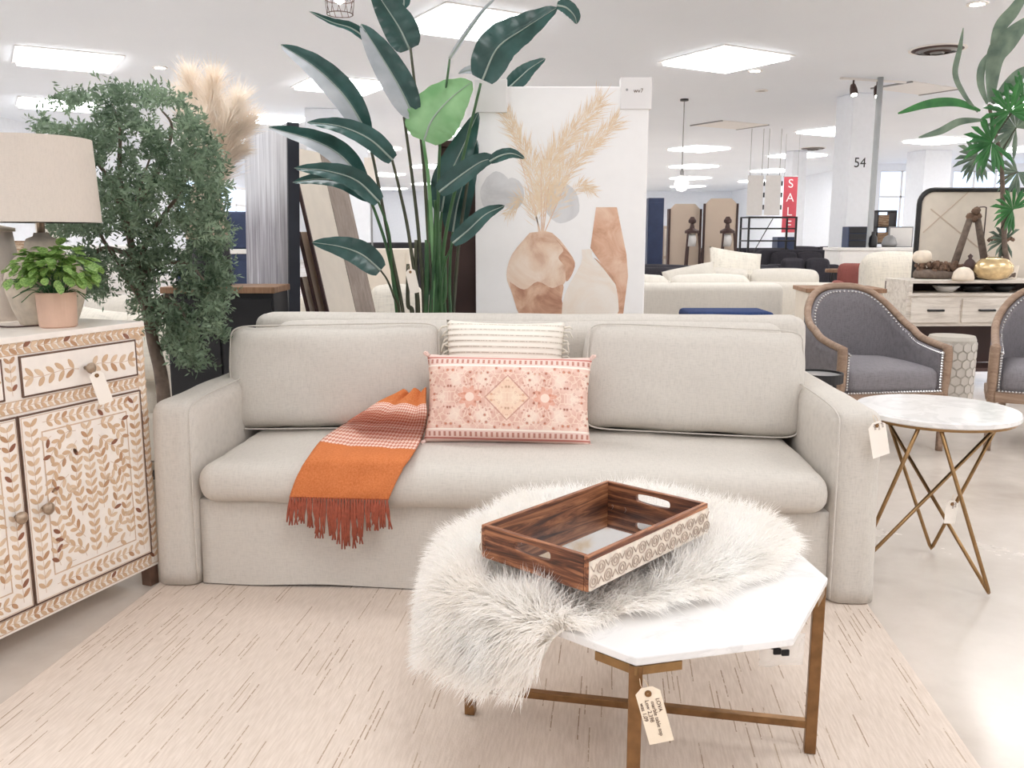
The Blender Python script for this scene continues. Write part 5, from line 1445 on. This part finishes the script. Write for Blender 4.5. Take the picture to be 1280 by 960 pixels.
for sx in (-.28, .28): MB().span((sx - .03, -.18, 0), (sx + .03, .18, .1)).build('leg', M['brown'], t)
k = MB().lathe([(0, 0), (.1, 0), (.12, .06), (.09, .16), (.04, .2), (0, .2)], 16).build('grey_vase', M['grey_metal'], None, smooth=True, loc=(csx.x - .16, 14.12, 1.031)); tag(k, 'squat grey vase on the cream sideboard', 'vase')
pn = thing('white_print', 'small white framed print standing on the cream sideboard', 'picture', (csx.x + .12, 14.36, 1.031))
MB().span((-.2, -.012, 0), (.2, .012, .34)).build('frame', M['grey_metal'], pn, bev=.003); MB().span((-.18, -.016, .02), (.18, -.0125, .32)).build('print', M['white'], pn)

# ------------------------------------------------------------------ grey armchairs
def armchair(label):
    t = thing('armchair', label, 'armchair', (0, 0, 0), 0, 'grey nailhead armchairs')
    N = 44
    def plan(u, r=0.0):  # u in -1..1 around the U shaped back, front left to front right
        a = u * 1.0
        hw, dp = .325 - r, .33 - r
        s_ = abs(a)
        if s_ > .5:
            k = (s_ - .5) / .5; return V(((1 if a > 0 else -1) * hw, .02 - k * .33, 0))
        th = a / .5 * pi / 2
        return V((hw * (abs(sin(th)) ** .85) * (1 if th > 0 else -1), .02 + dp * abs(cos(th)) ** .8, 0))
    def top(u):
        s_ = abs(u)
        return .615 + .295 * math.exp(-(s_ / .40) ** 2.5) - (.02 * max(0, s_ - .7) / .3)
    us = [-1 + 2 * i / N for i in range(N + 1)]
    # upholstered shell: inner and outer faces
    for nm, r, z0, sl in (('inner_back', .035, .34, .03), ('outer_back', .0, .30, .012)):
        rows = []
        for j in range(8):
            q = j / 7
            rows.append([plan(u, r) + V((0, 0, z0 + (top(u) - .018 - z0) * q)) for u in us])
        MB().grid(rows).build(nm, M['grey_fab'], t, smooth=True, solid=sl)
    rail = [plan(u, .012) + V((0, 0, top(u))) for u in us]
    MB().tube(rail, .022, 8).build('top_rail', M['chair_wood'], t, smooth=True)
    for sx in (-1, 1):
        MB().tube(smoothpath([(sx * .313, -.315, 0), (sx * .313, -.312, .2), (sx * .316, -.31, .4), (sx * .318, -.315, .55), (sx * .315, -.305, .605)], 5), [.020] * 5 + [.024] * 5 + [.028] * 11, 8).build('front_leg', M['chair_wood'], t, smooth=True)
        MB().tube([(sx * .22, .30, 0), (sx * .23, .27, .32)], [.016, .024], 8).build('rear_leg', M['chair_wood'], t, smooth=True)
    MB().span((-.30, -.335, .285), (.30, -.29, .345)).build('front_rail', M['chair_wood'], t, bev=.006)
    for sx in (-1, 1): MB().span((sx * .325 - .018, -.29, .29), (sx * .325 + .018, .05, .34)).build('side_rail', M['chair_wood'], t, bev=.005)
    MB().rbox((.28, .30, .07), .045, (0, .01, .03), 8, .004, 2).build('seat_cushion', M['grey_fab'], t, smooth=True, loc=(0, -.02, .405))
    nh = MB()
    def nail(p): nh.lathe([(.0085, 0), (.006, .004), (0, .005)], 6, M=Matrix.Translation(p) @ Matrix.Rotation(pi / 2, 4, 'X'))
    for i in range(len(us) * 2 - 1):
        u = -1 + 2 * i / (len(us) * 2 - 2); nail(plan(u, .046) + V((0, -.018, top(u) - .03)))
    for i in range(34): nail(V((-.28 + .56 * i / 33, -.336, .352)))
    for sx in (-1, 1):
        for i in range(14): nail(V((sx * .284, -.322, .37 + .2 * i / 13)))
    nh.build('nailheads', M['chrome'], t, kind='stuff')
    return t
A1 = armchair('grey armchair with wood frame and nailheads facing the camera')
A1.location = ((1085 - 640) / FPX * 5.12, 5.12, 0); A1.rotation_euler = (0, 0, R(8))
dup(A1, ((1324 - 640) / FPX * 5.0, 5.0, 0), R(-27), 'grey nailhead armchair cut by the right picture edge')
# honeycomb stool
HS = thing('honeycomb_stool', 'white ceramic drum stool with honeycomb relief between the armchairs', 'stool', ((1193 - 640) / FPX * 6.1, 6.1, 0))
MB().lathe([(0, 0), (.155, 0), (.16, .01), (.158, .5), (.148, .525), (0, .53)], 40).build('drum', M['stool_white'], HS, smooth=False)
hexm = MB().prism([(cos(R(60 * k + 30)), sin(R(60 * k + 30))) for k in range(6)], 0, .006, Matrix.Rotation(pi / 2, 4, 'X'))
o = hexm.build('hexagon', M['stool_hex'], HS); hme = o.data; bpy.data.objects.remove(o)
for r_ in range(8):
    for k in range(16):
        a = 2 * pi * (k + (r_ % 2) * .5) / 16
        l = link('hexagon', hme, None, HS, bev=0, loc=(.1585 * cos(a), .1585 * sin(a), .045 + r_ * .0585), rot=(0, 0, a + pi / 2)); l.scale = (.0325, .8, .0325)
# small black side table behind the sofa arm
BT = thing('black_side_table', 'round black side table with glass top behind the sofa arm', 'side table', ((1028 - 640) / FPX * 4.25, 4.25, 0)); BT.scale = (1, 1, 1.16)
MB().lathe([(.10, .435), (.118, .435), (.118, .475), (.108, .475), (.108, .455), (.10, .455), (.10, .435)], 36).build('rim', M['black'], BT)
MB().lathe([(0, .458), (.107, .458), (.107, .466), (0, .466)], 36).build('glass_top', M['glass_dark'], BT)
for a in range(4): MB().tube([(.11 * cos(a * pi / 2 + .4), .11 * sin(a * pi / 2 + .4), 0), (.11 * cos(a * pi / 2 + .4), .11 * sin(a * pi / 2 + .4), .437)], .008, 8).build('leg', M['black'], BT)
# white ottoman blocks under the armchair
for i, (px, w_, lb) in enumerate(((1076, .22, 'wide white block seen under the grey armchair'), (1140, .10, 'small white block seen under the grey armchair front'))):
    ob = MB().rbox((w_ / 2, .12, .125), .012, n=3, q=2).build('white_block', M['white'], None, loc=((px - 640) / FPX * 5.65, 5.65, .126)); tag(ob, lb, 'block')

# ------------------------------------------------------------------ whitewashed console and its decor
KX, KY = 3.18, 6.95
KC = thing('whitewashed_console', 'long whitewashed console with drawers and black handles at right', 'console', (KX, KY, 0), R(2))
KW, KD = 1.75, .42
MB().span((0, 0, .845), (KW, KD, .87)).build('console_top', M['whitewash'], KC, bev=.003)
MB().span((0, 0, .742), (KW, KD, .765)).build('shelf_board', M['whitewash'], KC, bev=.003)
MB().span((.0, KD - .02, .765), (KW, KD, .845)).build('back_panel', M['brown'], KC)
for x in (0, KW - .03): MB().span((x, 0, .765), (x + .03, KD - .02, .845)).build('side_panel', M['whitewash'], KC)
MB().span((.0, .015, .50), (KW, KD, .742)).build('body', M['whitewash'], KC)
for i in range(3):
    a = .03 + i * .42; b = a + .395
    d = MB().span((a, -.004, .53), (b, .018, .725)).build('drawer', M['whitewash'], KC, bev=.003)
    m_ = (a + b) / 2
    MB().tube([(m_ - .06, -.004, .63), (m_ - .06, -.025, .63), (m_ + .06, -.025, .63), (m_ + .06, -.004, .63)], .0095, 6).build('handle', M['black'], d)
for x in (.03, KW - .07):
    for y in (.03, KD - .07): MB().span((x, y, 0), (x + .05, y + .05, .5)).build('leg', M['whitewash'], KC)
MB().span((.05, .05, .12), (KW - .05, KD - .05, .15)).build('lower_shelf', M['brown'], KC)
MB().span((.05, KD - .04, .15), (KW - .05, KD - .02, .5)).build('gap_darkening_panel', M['brown'], KC)  # added to darken the open base, where bright floor showed through
KZ = .871
def onk(px, dy=.2): return V(((px - 640) / FPX * (KY + dy), KY + dy, KZ))
# dark bowls on the shelf under the top
for px, w_, lb, mt in ((1180, .11, 'pale bowl on the open console shelf', 'white'), (1212, .10, 'black bowl on the open console shelf beside a pale one', 'black'), (1250, .10, 'second black bowl further right on the console shelf', 'black')):
    q = onk(px, .2); o = MB().lathe([(0, 0), (w_ * .5, 0), (w_ * .98, .05), (w_ * .94, .05), (w_ * .45, .008), (0, .008)], 24).build('bowl', M[mt], None, smooth=True, loc=(q.x, q.y, .7662)); tag(o, lb, 'bowl')
# A-frame wooden easel
q = onk(1207, .37)
EA = thing('wooden_a_frame', 'wooden A shaped decor stand with knots on the console', 'decor', tuple(q), R(4))
for sx in (-1, 1):
    MB().tube([(sx * .165, 0, .0), (sx * .03, 0, .50)], [.032, .026], 8).build('leg', M['bark'], EA, smooth=True)
for k, (x, z) in enumerate(((-.035, .51), (.0, .55), (.035, .51), (-.005, .49), (.02, .56))):
    MB().lathe([(0, -.032), (.022, -.022), (.032, 0), (.022, .022), (0, .032)], 12, (x, -.012 * (k % 2), z)).build('knot', M['moss'], EA, smooth=True)
# wire hand rail above it
WH = thing('wire_hook_stand', 'dark bent wire stand rising behind the wooden A shape', 'decor', tuple(onk(1216, .395)))
MB().tube(smoothpath([(.03, 0, 0), (.035, 0, .3), (.036, 0, .55), (.03, 0, .585), (-.02, 0, .585), (-.05, 0, .57), (-.045, 0, .53), (-.02, 0, .53), (-.02, 0, .555)], 6), .005, 6).build('wire', M['brown'], WH, smooth=True)
MB().span((-.05, -.04, 0), (.07, .04, .012)).build('wire_base', M['brown'], WH)
dfp = onk(1243, .36)
DF = thing('dried_flower', 'dried brown flower head on a stem beside the palm trunk', 'flower', (dfp.x, KY + .36, KZ))
MB().tube([(0, 0, 0), (.005, 0, .25)], .012, 6).build('stem', M['brown'], DF)
fm = MB()
for i in range(60):
    r_ = .11 * sqrt((i + .5) / 60); fm.lathe([(0, -.014), (.014, 0), (0, .018)], 6, (r_ * cos(i * 2.4), r_ * .6 * sin(i * 2.4), .31 + .045 * (1 - (r_ / .11) ** 2)))
fm.build('flower_head', M['moss'], DF, kind='stuff')
MB().tube([(-.01, .0, .3), (-.005, 0, .43)], [.016, .006], 6).build('bud', M['stemdk'], DF)
# dark pierced ornament between the legs
OB = MB().lathe([(0, 0), (.035, 0), (.04, .01), (.014, .03), (.012, .06), (.045, .09), (.05, .12), (.03, .155), (.012, .17), (.02, .19), (0, .21)], 18).build('finial_ornament', M['brown'], None, smooth=True, loc=tuple(onk(1207, .10)))
tag(OB, 'small turned dark finial standing between the A frame legs', 'ornament')
# long driftwood bowl with shells
DWp = onk(1212, .12)
DW = thing('driftwood_trough', 'long rough driftwood trough full of dried moss on the console', 'trough', (DWp.x, KY + .25, KZ))
b = MB().rbox((.40, .07, .035), .03, n=10, noise_amp=.02, seed=4); b.build('trough', M['bark'], DW, smooth=True, loc=(0, 0, .035))
rnd = random.Random(3); mb = MB()
for i in range(150):
    c = V((rnd.uniform(-.40, .38), rnd.uniform(-.06, .05), rnd.uniform(.05, .13))); r_ = rnd.uniform(.014, .032)
    pts_ = [(r_ * sin(t) * cos(a) * rnd.uniform(.7, 1.2), r_ * sin(t) * sin(a) * rnd.uniform(.7, 1.2), r_ * cos(t)) for t in (.5, 1.5, 2.5) for a in (0, 1.26, 2.5, 3.8, 5)]
    o0 = len(mb.v); mb.v += [tuple(c + V(p)) for p in pts_]
    mb.f += [tuple(o0 + k for k in range(5)), tuple(o0 + 10 + k for k in range(5))[::-1]]
    for l in range(2):
        for k in range(5): mb.f.append((o0 + l * 5 + k, o0 + l * 5 + (k + 1) % 5, o0 + l * 5 + 5 + (k + 1) % 5, o0 + l * 5 + 5 + k))
mb.build('dried_moss', M['moss'], DW, kind='stuff')
q = onk(1241, -.02)
GB = MB().lathe([(0, 0), (.06, 0), (.12, .02), (.158, .07), (.155, .12), (.11, .165), (.03, .185), (0, .18)], 32).build('gold_glass_gourd', M['gold_glass'], None, smooth=True, loc=(q.x + .015, KY + .055, KZ)); GB.scale = (1, .6, 1); tag(GB, 'round gold mercury glass gourd at the front of the console', 'ornament')
q = onk(1199, -.03)
SB_ = MB().lathe([(0, .0), (.075, 0), (.082, .02), (.07, .07), (.04, .1), (0, .11)], 24).build('white_shell', M['shell'], None, smooth=True, loc=(q.x, KY - .045, KZ)); tag(SB_, 'small pale domed shell left of the gold gourd', 'ornament')
WRp = onk(1158, .1)
WR = MB().rbox((.07, .06, .055), .05, n=5, noise_amp=.012, seed=8).build('shell_cluster', M['shell'], None, smooth=True, loc=(WRp.x, KY + .25, KZ + .18)); tag(WR, 'pale shell resting on the left end of the driftwood trough', 'ornament')
# black framed mirror leaning behind; cream panel and beige strips paint its reflection
mp = at(1152, 235, 7.55); 
MR = thing('framed_mirror', 'large mirror with painted cream reflection and rounded black frame behind the console', 'mirror', (mp.x, 7.58, 0))
mw, mz0, mz1 = 1.35, .72, at(1152, 237, 7.55).z
rr = .12; ring = []
for (cx, cz, a0) in ((mw - rr, mz1 - rr, 0), (rr, mz1 - rr, 90), (rr, mz0 + rr, 180), (mw - rr, mz0 + rr, 270)):
    for k in range(7): a = R(a0 + 15 * k); ring.append((cx + rr * cos(a), cz + rr * sin(a)))
MB().prism(ring, -.012, .012, Matrix.Rotation(pi / 2, 4, 'X')).build('panel', M['cream'], MR)
MB().tube([(x, -.012, z) for x, z in ring + ring[:1]], .022, 6, False).build('frame', M['black'], MR, smooth=True)
for (a, b) in (((.05, 1.25), (.42, 1.6)), ((.05, 1.05), (.7, .80)), ((.1, 1.45), (.9, .85))):
    MB().tube([(a[0], -.0125, a[1]), (b[0], -.0125, b[1])], .006, 4).build('reflection_strip', M['beige_board'], MR)  # diagonal reflections in the mirror, put in as beige strips
for x in (.2, mw - .2): MB().span((x - .02, -.02, 0), (x + .02, .02, mz0)).build('stand_leg', M['black'], MR)

# ------------------------------------------------------------------ tall palm at the right picture edge
PX, PYY = (1256 - 640) / FPX * 7.2, 7.2
PA = thing('palm_tree', 'tall green fan palm standing on the console at the right picture edge', 'palm', (PX, PYY, KZ))
MB().lathe([(0, 0), (.06, 0), (.075, .11), (.068, .11), (.06, .09), (0, .09)], 28).build('pot', M['cream'], PA)
MB().lathe([(0, .095), (.062, .092)], 20).build('soil', M['soil'], PA)
def pa(px, py, dy=0): return at(px, py, PYY + dy) - V((PX, PYY, KZ))
MB().tube(smoothpath([(0, 0, .08), pa(1256, 310), pa(1254, 260), pa(1251, 200), pa(1240, 150), pa(1236, 130)], 6), [.024 - .012 * i / 30 for i in range(31)], 8).build('trunk', M['bark'], PA, smooth=True)
def fan(c, rad, ang0, spread, n, mat, dy=0, tilt=.2):
    o_ = pa(*c, dy); mb = MB()
    for k in range(n):
        a = R(ang0 - spread / 2 + spread * k / (n - 1)); l = rad * (.8 + .2 * cos((k / (n - 1) - .5) * 2.4))
        d = V((cos(a), -tilt + .15 * ((k % 3) - 1), sin(a))); d.normalize(); sd = V((-d.z, 0, d.x)).normalized() * rad * .075
        mb.add([o_, o_ + d * l * .35 + sd * .8, o_ + d * l * .75 + sd, o_ + d * l + V((0, 0, -.02)), o_ + d * l * .75 - sd, o_ + d * l * .35 - sd * .8, o_ + d * l * .55 + V((0, -.012, 0))],
               [(0, 1, 6), (1, 2, 6), (2, 3, 6), (3, 4, 6), (4, 5, 6), (5, 0, 6)])
    mb.build('fan_leaf', M[mat], PA)
def petiole(a, b, dy=0): MB().tube(smoothpath([pa(*a), (pa(*a) + pa(*b, dy)) / 2 + V((0, 0, .02)), pa(*b, dy)], 5), .007, 6).build('leaf_stalk', M['stemdk'], PA, smooth=True)
for (st_, c, rad, a0, sp, n, mt, dy) in (((1252, 285), (1266, 262), .20, 150, 250, 15, 'palm', -.12), ((1253, 320), (1256, 300), .17, 170, 240, 13, 'palmdk', .06), ((1250, 205), (1240, 178), .26, 200, 230, 16, 'palm', -.08), ((1248, 200), (1270, 160), .30, 130, 260, 16, 'palmdk', .05),
                                       ((1248, 210), (1222, 196), .22, 215, 200, 13, 'palmdk', .1), ((1240, 150), (1262, 140), .26, 100, 260, 14, 'palm', -.15), ((1250, 230), (1272, 215), .22, 240, 220, 13, 'palmdk', .1), ((1244, 170), (1280, 125), .26, 80, 240, 14, 'palm', 0)):
    petiole(st_, c, dy); fan(c, rad, a0, sp, n, mt, dy)
def strap(ctrl, wpx, mat, dy=0):
    p = smoothpath([pa(c[0], c[1], dy) for c in ctrl], 8); W = wpx / FPX * PYY / 2; m = len(p); rws_ = []
    for i, q in enumerate(p):
        t = i / (m - 1); tg = (p[min(i + 1, m - 1)] - p[max(0, i - 1)]).normalized(); sd = tg.cross(V((.2, -1, .2))).normalized() * W * max(.04, sin(pi * (t * .93 + .05)) ** .7)
        rws_.append([q - sd, q + V((0, -W * .3, 0)), q + sd])
    MB().grid(rws_).build('strap_leaf', M[mat], PA, smooth=True)
for c, w_, mt in (([(1222, 140), (1205, 118), (1194, 92), (1200, 60), (1204, 35)], 8, 'palmdk'), ([(1234, 130), (1226, 105), (1228, 82), (1241, 62)], 11, 'palmdk'), ([(1225, 138), (1195, 128), (1160, 130), (1122, 142)], 11, 'palm'),
                  ([(1230, 150), (1200, 152), (1175, 164), (1148, 172)], 9, 'palmdk'), ([(1238, 128), (1244, 72), (1262, 48), (1290, 20)], 26, 'palmdk'), ([(1240, 120), (1246, 45), (1268, 12), (1290, -20)], 16, 'palmdk'), ([(1240, 130), (1262, 104), (1280, 90), (1300, 86)], 14, 'palmdk')):
    strap(c, w_, mt)

# ------------------------------------------------------------------ things on the ceiling
p = (at(425, 18, 6.0))
CP = thing('wire_cage_pendant', 'small wire cage pendant lamp at the top picture edge', 'pendant lamp', (p.x, 6.0, p.z))
for k in range(12):
    a = 2 * pi * k / 12
    MB().tube(smoothpath([(.085 * cos(a), .085 * sin(a), 0), (.092 * cos(a + .3), .092 * sin(a + .3), .1), (.07 * cos(a + .6), .07 * sin(a + .6), .19), (.03 * cos(a + .6), .03 * sin(a + .6), .23)], 4), .0022, 5).build('cage_wire', M['brown'], CP)
for r_, z in ((.085, 0), (.093, .09), (.03, .23)): MB().tube([(r_ * cos(k * pi / 12), r_ * sin(k * pi / 12), z) for k in range(25)], .003, 5, False).build('cage_ring', M['brown'], CP)
MB().lathe([(0, .06), (.03, .08), (.035, .12), (.02, .17), (.018, .23), (0, .23)], 16).build('bulb', M['bulb'], CP, smooth=True)
MB().tube([(0, 0, .23), (0, 0, CEIL - p.z)], .004, 6).build('cord', M['brown'], CP)
q = at(852, 231, 15.0)
GP = thing('globe_pendant', 'glowing glass globe pendant hanging far back beside the picture', 'pendant lamp', (q.x, 15.0, q.z))
MB().lathe([(0, -.12), (.07, -.1), (.125, -.02), (.125, .04), (.08, .12), (.03, .16), (0, .16)], 24).build('globe', M['globe'], GP, smooth=True)
MB().lathe([(0, -.05), (.035, -.02), (.03, .05), (0, .08)], 14).build('bulb', M['bulb'], GP, smooth=True)
MB().lathe([(.035, .15), (.035, .22), (.01, .26), (0, .26)], 14).build('cap', M['grey_metal'], GP)
MB().tube([(0, 0, .25), (0, 0, CEIL - q.z)], .009, 8).build('rod', M['grey_metal'], GP)
MB().lathe([(.0, -.04), (.07, -.03), (.07, 0), (0, 0)], 18, (0, 0, CEIL - q.z)).build('canopy', M['black'], GP)
ty = 13.0
TK = thing('ceiling_track', 'thin white lighting track carrying two spotlights', 'track', ((1040 - 640) / FPX * ty, ty, CEIL), R(18))
MB().span((-.1, -.02, -.03), (1.05, .02, 0)).build('rail', M['white'], TK, bev=.004)
for i, (px, lb) in enumerate(((1050, 'left dark track spotlight on the ceiling'), (1083, 'right dark track spotlight on the ceiling'))):
    x = (px - 640) / FPX * ty; yy = ty + (x - TK.location.x) * tan(R(18))
    S_ = thing('track_spotlight', lb, 'spotlight', (x, yy, CEIL - .031))
    MB().tube([(0, 0, 0), (0, 0, -.10)], .014, 8).build('arm', M['brown'], S_)
    MB().lathe([(0, .09), (.035, .085), (.05, .02), (.055, -.08), (.045, -.08), (.04, -.02), (0, .0)], 16, M=Matrix.Translation((0, -.02, -.14)) @ Matrix.Rotation(R(-25), 4, 'X')).build('head', M['brown'], S_, smooth=True)
    MB().lathe([(0, -.083), (.043, -.08), (.03, -.06)], 14, M=Matrix.Translation((0, -.02, -.14)) @ Matrix.Rotation(R(-25), 4, 'X')).build('lens', M['bulb'], S_)
def vent(px, py, rad, label):
    q = onz(px, py, CEIL); t = thing('ceiling_vent', label, 'vent', (q.x, q.y, CEIL))
    for k in range(4):
        r_ = rad * (1 - .24 * k); MB().lathe([(r_, -.012 - .012 * k), (r_ * .86, -.03 - .012 * k), (r_ * .82, -.03 - .012 * k), (r_ * .95, -.01 - .012 * k)], 32).build('ring', M['grey_metal'] if k % 2 else M['brown'], t)
    MB().lathe([(rad * 1.1, 0), (rad * 1.1, -.012), (rad * .95, -.014), (0, -.004)], 32).build('plate', M['black'] if rad > .3 else M['white'], t)
vent(1172, 61, .30, 'large round dark vent in the ceiling at upper right')
vent(1016, 185, .30, 'far round dark vent in the ceiling near the pole')
for i, (px, py, lb) in enumerate(((200, 84, 'small recessed downlight right of the left ceiling panel'), (944, 88, 'small recessed downlight right of the bright ceiling panel'), (952, 113, 'small sprinkler rosette below the right downlight'), (1222, 4, 'recessed downlight at the top right picture edge'))):
    q = onz(px, py, CEIL); t = thing('recessed_downlight', lb, 'downlight', (q.x, q.y, CEIL))
    MB().lathe([(.10, 0), (.10, -.012), (.07, -.014), (.065, -.002)], 24).build('trim_ring', M['white'], t)
    MB().lathe([(0, -.004), (.066, -.004)], 20).build('lens', M['bulb'] if i != 2 else M['grey_metal'], t)
for (px, py, w_, d_, lb) in ((912, 156, 1.3, .9, 'square access hatch in the ceiling near the globe pendant'), (1145, 110, 1.2, .7, 'square access hatch in the ceiling right of the spotlights')):
    q = onz(px, py, CEIL); t = thing('ceiling_hatch', lb, 'hatch', (q.x, q.y, CEIL), R(31))
    MB().span((-w_ / 2, -d_ / 2, -.01), (w_ / 2, d_ / 2, 0)).build('panel', M['white'], t, bev=.003)
    for sx in (-1, 1): MB().span((sx * w_ / 2 - .02, -d_ / 2, -.02), (sx * w_ / 2 + .02, d_ / 2, 0)).build('edge_strip', M['grey_metal'], t)
